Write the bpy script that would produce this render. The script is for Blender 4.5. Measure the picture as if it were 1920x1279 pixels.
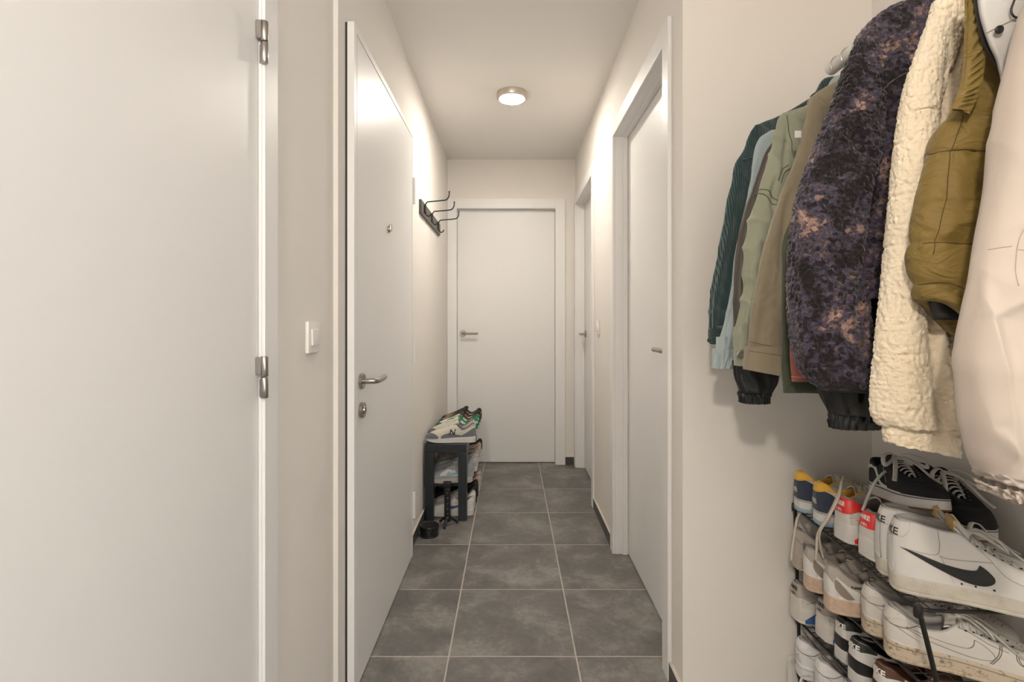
import bpy, bmesh, math, random
import numpy as np
from mathutils import Vector, Matrix, Euler
from mathutils.bvhtree import BVHTree

random.seed(7)
for o in list(bpy.data.objects):
    bpy.data.objects.remove(o, do_unlink=True)
scene = bpy.context.scene
C = scene.collection

# ------------------------------------------------------------------ camera
F_PX, CX, CY, CAMH = 960.0, 958.0, 600.0, 1.189
cam = bpy.data.cameras.new('camera')
cam.sensor_width = 36.0
cam.lens = 18.0
cam.shift_x = (960.0 - CX) / 1920.0
cam.shift_y = -(639.5 - CY) / 1920.0
cam.clip_start = 0.02
camo = bpy.data.objects.new('camera', cam)
C.objects.link(camo)
camo.location = (0, 0, CAMH)
camo.rotation_euler = (math.pi / 2, 0, 0)
scene.camera = camo

# ------------------------------------------------------------------ world + exposure
world = bpy.data.worlds.new('daylight')
scene.world = world
world.use_nodes = True
bg = world.node_tree.nodes['Background']
bg.inputs[0].default_value = (0.90, 0.96, 1.0, 1)
bg.inputs[1].default_value = 4.9
LAMP_STRENGTH = 190.0
ADDED_LAMP_STRENGTH = 350.0
LAMP_COLOR = (1.0, 0.93, 0.83)
ADDED_LAMP_COLOR = (1.0, 0.90, 0.775)
scene.view_settings.view_transform = 'Standard'
scene.view_settings.look = 'None'
scene.view_settings.gamma = 1.0
scene.view_settings.use_curve_mapping = False
scene.view_settings.exposure = 0.57

# daylight portal in the added window opening behind the camera (it emits nothing itself)
pl = bpy.data.lights.new('window_portal', 'AREA')
pl.shape = 'RECTANGLE'; pl.size = 1.55; pl.size_y = 1.85
pl.cycles.is_portal = True
plo = bpy.data.objects.new('window_portal', pl)
C.objects.link(plo)
plo.location = (1.114 + 0.02, -1.525, 1.275)
plo.rotation_euler = Vector((-1, 0, 0)).to_track_quat('-Z', 'Z').to_euler()

def P(x, y, Z):
    """photo pixel seen at distance Z -> world point (x, Z, h)"""
    return ((x - CX) * Z / F_PX, Z, CAMH - (y - CY) * Z / F_PX)

# ------------------------------------------------------------------ materials
MATS = {}
def nt(m):
    return m.node_tree.nodes, m.node_tree.links
def mat(name, col, rough=0.5, metal=0.0, var=None, vscale=8.0, bump=0.0, bscale=200.0, sheen=0.0,
        spec=0.5, emit=None, estr=0.0, coat=0.0, stretch=(1, 1, 1), dirt=None, dscale=30.0, dlo=0.5, dhi=0.7, bdist=0.002, bdistort=0.0):
    if name in MATS: return MATS[name]
    m = bpy.data.materials.new(name); m.use_nodes = True
    N, L = nt(m)
    b = N['Principled BSDF']
    b.inputs['Base Color'].default_value = (*col, 1)
    b.inputs['Roughness'].default_value = rough
    b.inputs['Metallic'].default_value = metal
    b.inputs['Specular IOR Level'].default_value = spec
    b.inputs['Coat Weight'].default_value = coat
    if sheen:
        b.inputs['Sheen Weight'].default_value = sheen
        b.inputs['Sheen Roughness'].default_value = 0.5
    if emit:
        b.inputs['Emission Color'].default_value = (*emit, 1)
        b.inputs['Emission Strength'].default_value = estr
    tc = None
    if var or bump or dirt:
        tc = N.new('ShaderNodeTexCoord'); mp = N.new('ShaderNodeMapping')
        mp.inputs['Scale'].default_value = stretch
        L.new(tc.outputs['Object'], mp.inputs['Vector'])
        vec = mp.outputs['Vector']
    src = None
    if var:
        n = N.new('ShaderNodeTexNoise'); n.inputs['Scale'].default_value = vscale
        n.inputs['Detail'].default_value = 6; n.inputs['Roughness'].default_value = 0.6
        L.new(vec, n.inputs['Vector'])
        r = N.new('ShaderNodeValToRGB')
        r.color_ramp.elements[0].position = 0.32; r.color_ramp.elements[1].position = 0.68
        r.color_ramp.elements[0].color = (*col, 1); r.color_ramp.elements[1].color = (*var, 1)
        L.new(n.outputs['Fac'], r.inputs['Fac'])
        src = r.outputs['Color']
        L.new(src, b.inputs['Base Color'])
    if dirt:
        n = N.new('ShaderNodeTexNoise'); n.inputs['Scale'].default_value = dscale
        n.inputs['Detail'].default_value = 8; n.inputs['Roughness'].default_value = 0.7
        L.new(vec, n.inputs['Vector'])
        r = N.new('ShaderNodeValToRGB')
        r.color_ramp.elements[0].position = dlo; r.color_ramp.elements[1].position = dhi
        r.color_ramp.elements[0].color = (0, 0, 0, 1); r.color_ramp.elements[1].color = (1, 1, 1, 1)
        L.new(n.outputs['Fac'], r.inputs['Fac'])
        mx = N.new('ShaderNodeMix'); mx.data_type = 'RGBA'
        L.new(r.outputs['Color'], mx.inputs['Factor'])
        if src: L.new(src, mx.inputs[6])
        else: mx.inputs[6].default_value = (*col, 1)
        mx.inputs[7].default_value = (*dirt, 1)
        L.new(mx.outputs[2], b.inputs['Base Color'])
    if bump:
        n = N.new('ShaderNodeTexNoise'); n.inputs['Scale'].default_value = bscale
        n.inputs['Detail'].default_value = 4
        L.new(vec, n.inputs['Vector'])
        bp = N.new('ShaderNodeBump'); bp.inputs['Strength'].default_value = bump
        bp.inputs['Distance'].default_value = bdist
        n.inputs['Distortion'].default_value = bdistort
        L.new(n.outputs['Fac'], bp.inputs['Height'])
        L.new(bp.outputs['Normal'], b.inputs['Normal'])
    MATS[name] = m
    return m

def weave_mat(name, col, col2, scale=900.0, axis='X', rough=0.9, sheen=0.3, bump=0.3, var_scale=6.0, wrinkle=0.5):
    """woven / corduroy cloth: fine wave bands + large soft colour variation"""
    m = bpy.data.materials.new(name); m.use_nodes = True
    N, L = nt(m); b = N['Principled BSDF']
    b.inputs['Roughness'].default_value = rough
    b.inputs['Sheen Weight'].default_value = sheen
    b.inputs['Specular IOR Level'].default_value = 0.2
    tc = N.new('ShaderNodeTexCoord')
    w = N.new('ShaderNodeTexWave'); w.wave_type = 'BANDS'; w.bands_direction = axis
    w.inputs['Scale'].default_value = scale; w.inputs['Distortion'].default_value = 1.2
    w.inputs['Detail'].default_value = 1.0; w.inputs['Detail Scale'].default_value = 0.6
    L.new(tc.outputs['Object'], w.inputs['Vector'])
    n = N.new('ShaderNodeTexNoise'); n.inputs['Scale'].default_value = var_scale; n.inputs['Detail'].default_value = 6
    L.new(tc.outputs['Object'], n.inputs['Vector'])
    ad = N.new('ShaderNodeMath'); ad.operation = 'MULTIPLY'
    L.new(w.outputs['Fac'], ad.inputs[0]); L.new(n.outputs['Fac'], ad.inputs[1])
    r = N.new('ShaderNodeValToRGB')
    r.color_ramp.elements[0].position = 0.05; r.color_ramp.elements[1].position = 0.55
    r.color_ramp.elements[0].color = (*col, 1); r.color_ramp.elements[1].color = (*col2, 1)
    L.new(ad.outputs[0], r.inputs['Fac']); L.new(r.outputs['Color'], b.inputs['Base Color'])
    bp = N.new('ShaderNodeBump'); bp.inputs['Strength'].default_value = bump; bp.inputs['Distance'].default_value = 0.002
    L.new(w.outputs['Fac'], bp.inputs['Height'])
    wn = N.new('ShaderNodeTexNoise'); wn.inputs['Scale'].default_value = 13.0; wn.inputs['Detail'].default_value = 4; wn.inputs['Distortion'].default_value = 1.4
    L.new(tc.outputs['Object'], wn.inputs['Vector'])
    bw = N.new('ShaderNodeBump'); bw.inputs['Strength'].default_value = wrinkle; bw.inputs['Distance'].default_value = 0.012
    L.new(wn.outputs['Fac'], bw.inputs['Height']); L.new(bw.outputs['Normal'], bp.inputs['Normal'])
    L.new(bp.outputs['Normal'], b.inputs['Normal'])
    MATS[name] = m
    return m

def fleece_mat(name, stops, pat_scale=9.0, curl=160.0, bump=0.8, speck=0.10):
    """pile fabric: coloured blotches from noise, curly voronoi relief"""
    m = bpy.data.materials.new(name); m.use_nodes = True
    N, L = nt(m); b = N['Principled BSDF']
    b.inputs['Roughness'].default_value = 0.95
    b.inputs['Sheen Weight'].default_value = 0.25
    b.inputs['Specular IOR Level'].default_value = 0.15
    tc = N.new('ShaderNodeTexCoord')
    n = N.new('ShaderNodeTexNoise'); n.inputs['Scale'].default_value = pat_scale
    n.inputs['Detail'].default_value = 5; n.inputs['Roughness'].default_value = 0.62; n.inputs['Distortion'].default_value = 0.8
    L.new(tc.outputs['Object'], n.inputs['Vector'])
    v2 = N.new('ShaderNodeTexVoronoi'); v2.inputs['Scale'].default_value = curl * 0.95
    L.new(tc.outputs['Object'], v2.inputs['Vector'])
    sub = N.new('ShaderNodeMath'); sub.operation = 'MULTIPLY_ADD'
    sub.inputs[1].default_value = speck
    cs = N.new('ShaderNodeSeparateColor'); L.new(v2.outputs['Color'], cs.inputs[0])
    L.new(cs.outputs[0], sub.inputs[0]); L.new(n.outputs['Fac'], sub.inputs[2])
    r = N.new('ShaderNodeValToRGB'); cr = r.color_ramp
    while len(cr.elements) < len(stops): cr.elements.new(0.5)
    for e, (p, c) in zip(cr.elements, stops):
        e.position = p; e.color = (*c, 1)
    L.new(sub.outputs[0], r.inputs['Fac']); L.new(r.outputs['Color'], b.inputs['Base Color'])
    v = N.new('ShaderNodeTexVoronoi'); v.inputs['Scale'].default_value = curl; v.feature = 'SMOOTH_F1'
    L.new(tc.outputs['Object'], v.inputs['Vector'])
    nn = N.new('ShaderNodeTexNoise'); nn.inputs['Scale'].default_value = curl * 3
    L.new(tc.outputs['Object'], nn.inputs['Vector'])
    mm = N.new('ShaderNodeMath'); mm.operation = 'MULTIPLY_ADD'; mm.inputs[1].default_value = 0.25
    L.new(nn.outputs['Fac'], mm.inputs[0])
    iv = N.new('ShaderNodeMath'); iv.operation = 'SUBTRACT'; iv.inputs[0].default_value = 1.0
    L.new(v.outputs['Distance'], iv.inputs[1]); L.new(iv.outputs[0], mm.inputs[2])
    bp = N.new('ShaderNodeBump'); bp.inputs['Strength'].default_value = bump; bp.inputs['Distance'].default_value = 0.004
    L.new(mm.outputs[0], bp.inputs['Height']); L.new(bp.outputs['Normal'], b.inputs['Normal'])
    MATS[name] = m
    return m

def tile_mat():
    m = bpy.data.materials.new('floor_tile'); m.use_nodes = True
    N, L = nt(m); b = N['Principled BSDF']
    tc = N.new('ShaderNodeTexCoord'); oi = N.new('ShaderNodeObjectInfo')
    ad = N.new('ShaderNodeVectorMath'); ad.operation = 'ADD'
    sc = N.new('ShaderNodeVectorMath'); sc.operation = 'SCALE'; sc.inputs['Scale'].default_value = 37.0
    cb = N.new('ShaderNodeCombineXYZ')
    L.new(oi.outputs['Random'], cb.inputs[0]); L.new(oi.outputs['Random'], cb.inputs[1])
    L.new(cb.outputs[0], sc.inputs[0]); L.new(tc.outputs['Object'], ad.inputs[0]); L.new(sc.outputs[0], ad.inputs[1])
    n1 = N.new('ShaderNodeTexNoise'); n1.inputs['Scale'].default_value = 4.9; n1.inputs['Detail'].default_value = 9
    n1.inputs['Roughness'].default_value = 0.65; n1.inputs['Distortion'].default_value = 0.4
    n2 = N.new('ShaderNodeTexNoise'); n2.inputs['Scale'].default_value = 45.0; n2.inputs['Detail'].default_value = 6
    n2.inputs['Roughness'].default_value = 0.7
    L.new(ad.outputs[0], n1.inputs['Vector']); L.new(ad.outputs[0], n2.inputs['Vector'])
    mu = N.new('ShaderNodeMath'); mu.operation = 'MULTIPLY_ADD'; mu.inputs[1].default_value = 0.35
    L.new(n2.outputs['Fac'], mu.inputs[0]); L.new(n1.outputs['Fac'], mu.inputs[2])
    r = N.new('ShaderNodeValToRGB'); cr = r.color_ramp
    cr.elements[0].position = 0.50; cr.elements[0].color = (0.105, 0.099, 0.093, 1)
    cr.elements[1].position = 0.92; cr.elements[1].color = (0.31, 0.29, 0.27, 1)
    e = cr.elements.new(0.68); e.color = (0.160, 0.151, 0.142, 1)
    L.new(mu.outputs[0], r.inputs['Fac']); L.new(r.outputs['Color'], b.inputs['Base Color'])
    b.inputs['Roughness'].default_value = 0.42
    b.inputs['Specular IOR Level'].default_value = 0.45
    bp = N.new('ShaderNodeBump'); bp.inputs['Strength'].default_value = 0.12; bp.inputs['Distance'].default_value = 0.002
    L.new(mu.outputs[0], bp.inputs['Height']); L.new(bp.outputs['Normal'], b.inputs['Normal'])
    MATS['tile'] = m
    return m

M_wall = mat('wall_paint', (0.795, 0.755, 0.705), 0.85, bump=0.05, bscale=350, spec=0.25)
M_ceil = mat('ceiling_paint', (0.85, 0.82, 0.785), 0.9, bump=0.04, bscale=250, spec=0.2)
M_door = mat('door_lacquer', (0.80, 0.785, 0.77), 0.38, bump=0.03, bscale=500, spec=0.5)
M_frame = mat('frame_lacquer', (0.81, 0.795, 0.78), 0.42, spec=0.5)
M_black_gap = mat('gap_shade_and_keyhole', (0.02, 0.02, 0.022), 0.7)  # black for the painted shade in the casing gap, and the keyhole
M_steel = mat('brushed_steel', (0.40, 0.365, 0.33), 0.30, 1.0, bump=0.05, bscale=600)
M_steel2 = mat('hinge_steel', (0.40, 0.375, 0.35), 0.32, 1.0, bump=0.08, bscale=300, stretch=(1, 1, 0.1))
M_white_plastic = mat('switch_plastic', (0.80, 0.77, 0.73), 0.35)
M_tile = tile_mat()
M_grout = mat('grout', (0.46, 0.41, 0.36), 0.95, bump=0.3, bscale=400, var=(0.52, 0.47, 0.42), vscale=20)
M_skirt = mat('skirting_tile', (0.055, 0.055, 0.056), 0.45, var=(0.085, 0.083, 0.08), vscale=12, bump=0.08, bscale=100)
M_caulk = mat('skirting_caulk', (0.62, 0.55, 0.47), 0.8)
M_iron = mat('black_iron', (0.018, 0.016, 0.015), 0.42, 0.3, bump=0.1, bscale=300)
M_board = mat('hook_board_wood', (0.07, 0.062, 0.055), 0.5, var=(0.11, 0.098, 0.088), vscale=30, stretch=(1, 0.15, 1))
M_bench = mat('bench_foil', (0.014, 0.019, 0.024), 0.36, var=(0.019, 0.024, 0.029), vscale=60, stretch=(1, 1, 0.2))
M_tin = mat('black_tin', (0.010, 0.010, 0.011), 0.30, spec=0.6)
M_blackplastic = mat('black_plastic', (0.006, 0.006, 0.006), 0.35, bump=0.1, bscale=150)
M_wire = mat('rack_wire', (0.022, 0.02, 0.019), 0.38, 0.4)
M_rail = mat('rail_white', (0.74, 0.72, 0.68), 0.22)
M_hanger = mat('hanger_wire', (0.60, 0.57, 0.52), 0.18, 0.9)

# ------------------------------------------------------------------ mesh helpers
def mesh_from(name, V, F, m=None, smooth=False):
    me = bpy.data.meshes.new(name)
    V = np.asarray(V, dtype=float)
    me.from_pydata(V.tolist(), [], [tuple(int(i) for i in f) for f in F])
    if m: me.materials.append(m)
    if smooth:
        me.polygons.foreach_set('use_smooth', [True] * len(me.polygons))
    me.update()
    return me

def root_loc(o):
    while o.parent: o = o.parent
    return np.array(o.location)

def obj(name, V, F, m, parent=None, smooth=False, world=True, sharp=None):
    V = np.asarray(V, dtype=float)
    if parent is not None and world:
        V = V - root_loc(parent)
    me = mesh_from(name, V, F, m, smooth)
    o = bpy.data.objects.new(name, me); C.objects.link(o)
    if parent is not None: o.parent = parent
    if sharp and smooth:
        try: me.set_sharp_from_angle(angle=math.radians(sharp))
        except Exception: pass
    return o

def empty(name, loc=(0, 0, 0), rot=(0, 0, 0)):
    o = bpy.data.objects.new(name, None); C.objects.link(o)
    o.location = loc; o.rotation_euler = rot
    o.empty_display_size = 0.05
    return o

def tag(o, label=None, cat=None, group=None, kind=None):
    if label: o['label'] = label
    if cat: o['category'] = cat
    if group: o['group'] = group
    if kind: o['kind'] = kind
    return o

def thing(name, label, cat, loc=(0, 0, 0), group=None, rot=(0, 0, 0)):
    return tag(empty(name, loc, rot), label, cat, group)

def merge(*parts):
    V, F, n = [], [], 0
    for v, f in parts:
        v = np.asarray(v, float).reshape(-1, 3)
        V.append(v); F += [tuple(i + n for i in ff) for ff in f]; n += len(v)
    return np.vstack(V), F

def box(x0, x1, y0, y1, z0, z1, bev=0.0):
    if bev <= 0:
        V = [(x0, y0, z0), (x1, y0, z0), (x1, y1, z0), (x0, y1, z0), (x0, y0, z1), (x1, y0, z1), (x1, y1, z1), (x0, y1, z1)]
        F = [(0, 3, 2, 1), (4, 5, 6, 7), (0, 1, 5, 4), (1, 2, 6, 5), (2, 3, 7, 6), (3, 0, 4, 7)]
        return np.array(V, float), F
    bm = bmesh.new()
    bmesh.ops.create_cube(bm, size=1.0)
    for v in bm.verts:
        v.co = Vector(((x0 + x1) / 2 + v.co.x * (x1 - x0), (y0 + y1) / 2 + v.co.y * (y1 - y0), (z0 + z1) / 2 + v.co.z * (z1 - z0)))
    bmesh.ops.bevel(bm, geom=list(bm.edges), offset=bev, segments=2, affect='EDGES', profile=0.6)
    bm.verts.index_update()
    V = np.array([v.co[:] for v in bm.verts]); F = [tuple(v.index for v in f.verts) for f in bm.faces]
    bm.free()
    return V, F

def grid_faces(R, N, closed=True, flip=False, off=0):
    F = []
    for i in range(R - 1):
        for j in range(N if closed else N - 1):
            a = off + i * N + j; b = off + i * N + (j + 1) % N
            c = off + (i + 1) * N + (j + 1) % N; d = off + (i + 1) * N + j
            F.append((a, d, c, b) if flip else (a, b, c, d))
    return F

def pchip(xs, ys):
    xs = np.asarray(xs, float); ys = np.asarray(ys, float)
    h = np.diff(xs); d = np.diff(ys) / h
    m = np.zeros(len(xs)); m[0] = d[0]; m[-1] = d[-1]
    for i in range(1, len(xs) - 1):
        if d[i - 1] * d[i] > 0:
            w1 = 2 * h[i] + h[i - 1]; w2 = h[i] + 2 * h[i - 1]
            m[i] = (w1 + w2) / (w1 / d[i - 1] + w2 / d[i])
    def f(x):
        x = np.clip(np.asarray(x, float), xs[0], xs[-1])
        k = np.clip(np.searchsorted(xs, x, side='right') - 1, 0, len(h) - 1)
        t = (x - xs[k]) / h[k]
        return ((1 + 2 * t) * (1 - t) ** 2 * ys[k] + t * (1 - t) ** 2 * h[k] * m[k]
                + t * t * (3 - 2 * t) * ys[k + 1] + t * t * (t - 1) * h[k] * m[k + 1])
    return f

def smooth_path(pts, n):
    """Catmull-Rom through points"""
    pts = [np.array(p, float) for p in pts]
    if len(pts) < 3:
        return np.array([pts[0] + (pts[-1] - pts[0]) * t for t in np.linspace(0, 1, n)])
    q = [2 * pts[0] - pts[1]] + pts + [2 * pts[-1] - pts[-2]]
    segs = len(pts) - 1; out = []
    for t in np.linspace(0, segs, n):
        i = min(int(t), segs - 1); u = t - i
        a, b, c, d = q[i], q[i + 1], q[i + 2], q[i + 3]
        out.append(0.5 * (2 * b + (c - a) * u + (2 * a - 5 * b + 4 * c - d) * u * u + (3 * b - 3 * c + d - a) * u ** 3))
    return np.array(out)

def tube(path, r, n=8, r2=None, up=(0, 0, 1), cap=True, taper=None):
    """elliptical tube: r across, r2 along 'up'"""
    path = np.asarray(path, float); R = len(path)
    if r2 is None: r2 = r
    T = np.gradient(path, axis=0); T /= (np.linalg.norm(T, axis=1, keepdims=True) + 1e-12)
    up = np.array(up, float)
    rings = []
    prev = None
    for i in range(R):
        u = up if prev is None else prev
        s = np.cross(T[i], u)
        if np.linalg.norm(s) < 1e-4: s = np.cross(T[i], np.array([1.0, 0.2, 0.1]))
        s /= np.linalg.norm(s); u2 = np.cross(s, T[i]); prev = u2
        k = 1.0 if taper is None else taper[i]
        a = np.linspace(0, 2 * math.pi, n, endpoint=False)
        rings.append(path[i] + np.outer(np.cos(a) * r * k, s) + np.outer(np.sin(a) * r2 * k, u2))
    V = np.vstack(rings); F = grid_faces(R, n, True)
    if cap:
        F.append(tuple(range(n))[::-1]); F.append(tuple((R - 1) * n + i for i in range(n)))
    return V, F

def lathe(profile, n=32, center=(0, 0, 0), axis='z'):
    pr = np.array(profile, float); a = np.linspace(0, 2 * math.pi, n, endpoint=False)
    V = []
    for r, z in pr:
        r = max(r, 1e-5)
        V.append(np.stack([r * np.cos(a), r * np.sin(a), np.full(n, z)], 1))
    V = np.vstack(V); F = grid_faces(len(pr), n, True)
    F.append(tuple(range(n))[::-1]); F.append(tuple((len(pr) - 1) * n + i for i in range(n)))
    if axis == 'x': V = V[:, [2, 0, 1]]
    elif axis == 'y': V = V[:, [1, 2, 0]]
    return V + np.array(center, float), F

def text_mesh(txt, size, bold=0.0, shear=0.0):
    cu = bpy.data.curves.new('t', 'FONT'); cu.body = txt; cu.size = size
    cu.align_x = 'CENTER'; cu.align_y = 'CENTER'; cu.resolution_u = 2; cu.fill_mode = 'FRONT'
    cu.offset = bold; cu.shear = shear
    o = bpy.data.objects.new('t', cu); C.objects.link(o)
    dg = bpy.context.evaluated_depsgraph_get(); dg.update()
    me = o.evaluated_get(dg).to_mesh()
    V = np.array([v.co[:] for v in me.vertices]); F = [tuple(p.vertices) for p in me.polygons]
    o.evaluated_get(dg).to_mesh_clear()
    bpy.data.objects.remove(o, do_unlink=True); bpy.data.curves.remove(cu)
    return V, F
TEXTS = {}
def text_cached(*a):
    if a not in TEXTS: TEXTS[a] = text_mesh(*a)
    return TEXTS[a]

# ================================================================== ROOM
XL1, XL2, XR, XA = -0.537, -0.5225, 0.530, 1.114
ZB, ZN, ZREAR, ZSTEP = 4.215, 1.580, -2.60, 1.548
XROOM, ZROOM = -2.40, 0.12          # the room behind the viewpoint is wider than the corridor
HC = 2.510

def structure(name, parts, m, label=None, cat=None, smooth=False):
    V, F = merge(*parts)
    o = obj(name, V, F, m, smooth=smooth); o['kind'] = 'structure'
    if label: o['label'] = label
    if cat: o['category'] = cat
    return o

floor = structure('floor', [box(-0.75, 1.35, ZROOM, 4.40, -0.06, -0.0009), box(XROOM - .12, 1.35, ZREAR - 0.1, ZROOM, -0.06, -0.0009)], M_grout, 'dark grey square ceramic floor tiles with pale grout', 'floor')
TW, G = 0.45, 0.0052
tile_cache = {}
def tile_piece(x0, x1, y0, y1):
    w, d = round(x1 - x0, 4), round(y1 - y0, 4)
    if (w, d) not in tile_cache:
        V, F = box(0, w, 0, d, -0.011, 0.0, 0.0012)
        tile_cache[(w, d)] = mesh_from('tile', V, F, M_tile)
    o = bpy.data.objects.new('tile', tile_cache[(w, d)]); C.objects.link(o)
    o.location = (x0, y0, 0); o.parent = floor
xj = [-0.2197 + TW * k for k in range(-5, 5)]
zj = [1.8097 + TW * k for k in range(-10, 7)]
for i in range(len(xj) - 1):
    for j in range(len(zj) - 1):
        lo, hi = (XROOM + .004 if zj[j + 1] < ZROOM + .02 else -0.56), (1.13 if zj[j] < ZN else 0.62)
        x0, x1 = max(xj[i] + G / 2, lo), min(xj[i + 1] - G / 2, hi)
        y0, y1 = max(zj[j] + G / 2, ZREAR + 0.005), min(zj[j + 1] - G / 2, 4.33)
        if x1 - x0 > 0.02 and y1 - y0 > 0.02:
            tile_piece(x0, x1, y0, y1)

structure('ceiling', [box(-0.75, 1.35, ZROOM, 4.40, HC, HC + 0.08), box(XROOM - .12, 1.35, ZREAR - 0.1, ZROOM, HC, HC + 0.08)], M_ceil, 'smooth off-white painted ceiling', 'ceiling')

# --- door openings (distances along the corridor)
D1 = (0.29, 1.1016)     # near left door, casing inner edges
D2 = (1.641, 2.567)     # entry door leaf
D5 = (1.750, 2.600)     # near right door
D4 = (3.300, 4.120)     # far right door
OT = 2.120
wl = [box(XL1 - 0.14, XL1, ZROOM, D1[0] - 0.02, 0, HC), box(XL1 - 0.14, XL1, D1[0] - 0.02, D1[1] + 0.02, OT + 0.02, HC),
      box(XL1 - 0.14, XL1, D1[1] + 0.02, ZSTEP, 0, HC), box(XL1 - 0.14, XL2, ZSTEP, D2[0] - 0.02, 0, HC),
      box(XL1 - 0.14, XL2, D2[0] - 0.02, D2[1] + 0.02, 2.115, HC), box(XL1 - 0.14, XL2, D2[1] + 0.02, ZB + 0.1, 0, HC)]
structure('wall_left', wl, M_wall, 'cream painted left corridor wall', 'wall')
wr = [box(XR, XR + 0.14, ZN, D5[0] - 0.02, 0, HC), box(XR, XR + 0.14, D5[0] - 0.02, D5[1] + 0.02, OT + 0.02, HC),
      box(XR, XR + 0.14, D5[1] + 0.02, D4[0] - 0.02, 0, HC), box(XR, XR + 0.14, D4[0] - 0.02, D4[1] + 0.02, OT + 0.02, HC),
      box(XR, XR + 0.14, D4[1] + 0.02, ZB + 0.1, 0, HC)]
structure('wall_right', wr, M_wall, 'cream painted right corridor wall', 'wall')
wb = [box(XL2, -0.466, ZB, ZB + 0.12, 0, HC), box(-0.466, 0.386, ZB, ZB + 0.12, 2.125, HC), box(0.386, XR, ZB, ZB + 0.12, 0, HC)]
structure('wall_back', wb, M_wall, 'cream wall around the door at the corridor end', 'wall')
structure('wall_alcove_back', [box(XR + 0.14, XA + 0.14, ZN, ZN + 0.12, 0, HC)], M_wall, 'cream alcove wall behind the hanging coats', 'wall')
WZ0, WZ1, WH0, WH1 = -2.30, -0.75, 0.35, 2.20          # invented window opening in the right wall, behind the viewpoint
structure('wall_alcove_right', [box(XA, XA + 0.14, WZ1, ZN, 0, HC), box(XA, XA + 0.14, ZREAR, WZ0, 0, HC),
                                box(XA, XA + 0.14, WZ0, WZ1, 0, WH0), box(XA, XA + 0.14, WZ0, WZ1, WH1, HC)], M_wall, 'cream side wall of the coat alcove', 'wall')
structure('wall_room_left', [box(XROOM - .12, XROOM, ZREAR, ZROOM, 0, HC)], M_wall, 'cream left wall of the room behind the viewpoint', 'wall')
structure('wall_room_front', [box(XROOM - .12, XL1 - 0.14, ZROOM, ZROOM + .12, 0, HC)], M_wall, 'cream wall beside the corridor mouth behind the viewpoint', 'wall')
structure('wall_rear', [box(XROOM, XA, ZREAR - 0.14, ZREAR, 0, HC)], M_wall, 'cream rear wall of the room behind the viewpoint', 'wall')

# unseen window behind the viewpoint, invented to bring daylight from the right
M_glass = bpy.data.materials.new('window_glass'); M_glass.use_nodes = True
_n, _l = nt(M_glass); _n.clear()
_o = _n.new('ShaderNodeOutputMaterial'); _t = _n.new('ShaderNodeBsdfTransparent'); _g = _n.new('ShaderNodeBsdfGlossy'); _m = _n.new('ShaderNodeMixShader')
_g.inputs['Roughness'].default_value = 0.02; _m.inputs[0].default_value = 0.06
_l.new(_t.outputs[0], _m.inputs[1]); _l.new(_g.outputs[0], _m.inputs[2]); _l.new(_m.outputs[0], _o.inputs[0])
WZM = (WZ0 + WZ1) / 2
win = tag(empty('added_window_1', (XA, WZM, WH0)), 'invented tall white framed window in the right wall behind the viewpoint', 'window', kind='structure')
fr = [box(XA + .05, XA + .10, WZ0, WZ0 + .05, WH0, WH1, .004), box(XA + .05, XA + .10, WZ1 - .05, WZ1, WH0, WH1, .004),
      box(XA + .05, XA + .10, WZ0 + .05, WZ1 - .05, WH0, WH0 + .05, .004), box(XA + .05, XA + .10, WZ0 + .05, WZ1 - .05, WH1 - .05, WH1, .004),
      box(XA + .05, XA + .10, WZM - .025, WZM + .025, WH0 + .05, WH1 - .05, .004)]
obj('window_frame', *merge(*fr), M_frame, win)
obj('pane', *box(XA + .070, XA + .076, WZ0 + .05, WZM - .025, WH0 + .05, WH1 - .05), M_glass, win)
obj('pane', *box(XA + .070, XA + .076, WZM + .025, WZ1 - .05, WH0 + .05, WH1 - .05), M_glass, win)

# --- door handles
def lever(parent, rose, normal, along, length=0.125, proj=0.052, bend=0.0, sub=None):
    """round rose + lever: rose centre on the leaf, normal out of the leaf, along = lever direction"""
    c = np.array(rose, float); n = np.array(normal, float); a = np.array(along, float)
    ax = 'x' if abs(n[0]) > 0.5 else 'y'
    s = n[0] if ax == 'x' else n[1]
    prof = [(0.0, 0), (0.0255, 0), (0.0262, 0.0015 * s), (0.0262, 0.0085 * s), (0.0245, 0.0105 * s), (0.0, 0.0105 * s)]
    h = obj('handle_rose', *lathe(prof, 32, c, ax), M_steel, parent, True, sharp=40)
    p = [c + n * 0.008, c + n * (proj * 0.55), c + n * (proj * 0.86) + a * 0.004, c + n * proj + a * 0.02,
         c + n * proj + a * length * 0.6, c + n * (proj - bend) + a * length + np.array([0, 0, 0.0])]
    l = obj('handle_lever', *tube(smooth_path(p, 34), 0.0092, 14), M_steel, parent, True, sharp=50)
    return h, l

def casing_y(x_in, x_out, z0, z1, top, w):
    """casing on a side wall: two uprights + head, face at x_in, wall side x_out"""
    a, b = min(x_in, x_out), max(x_in, x_out)
    return [('upright', box(a, b, z0 - w, z0, 0, top + w, 0.002)), ('upright', box(a, b, z1, z1 + w, 0, top + w, 0.002)),
            ('head', box(a, b, z0, z1, top, top + w, 0.002))]

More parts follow.
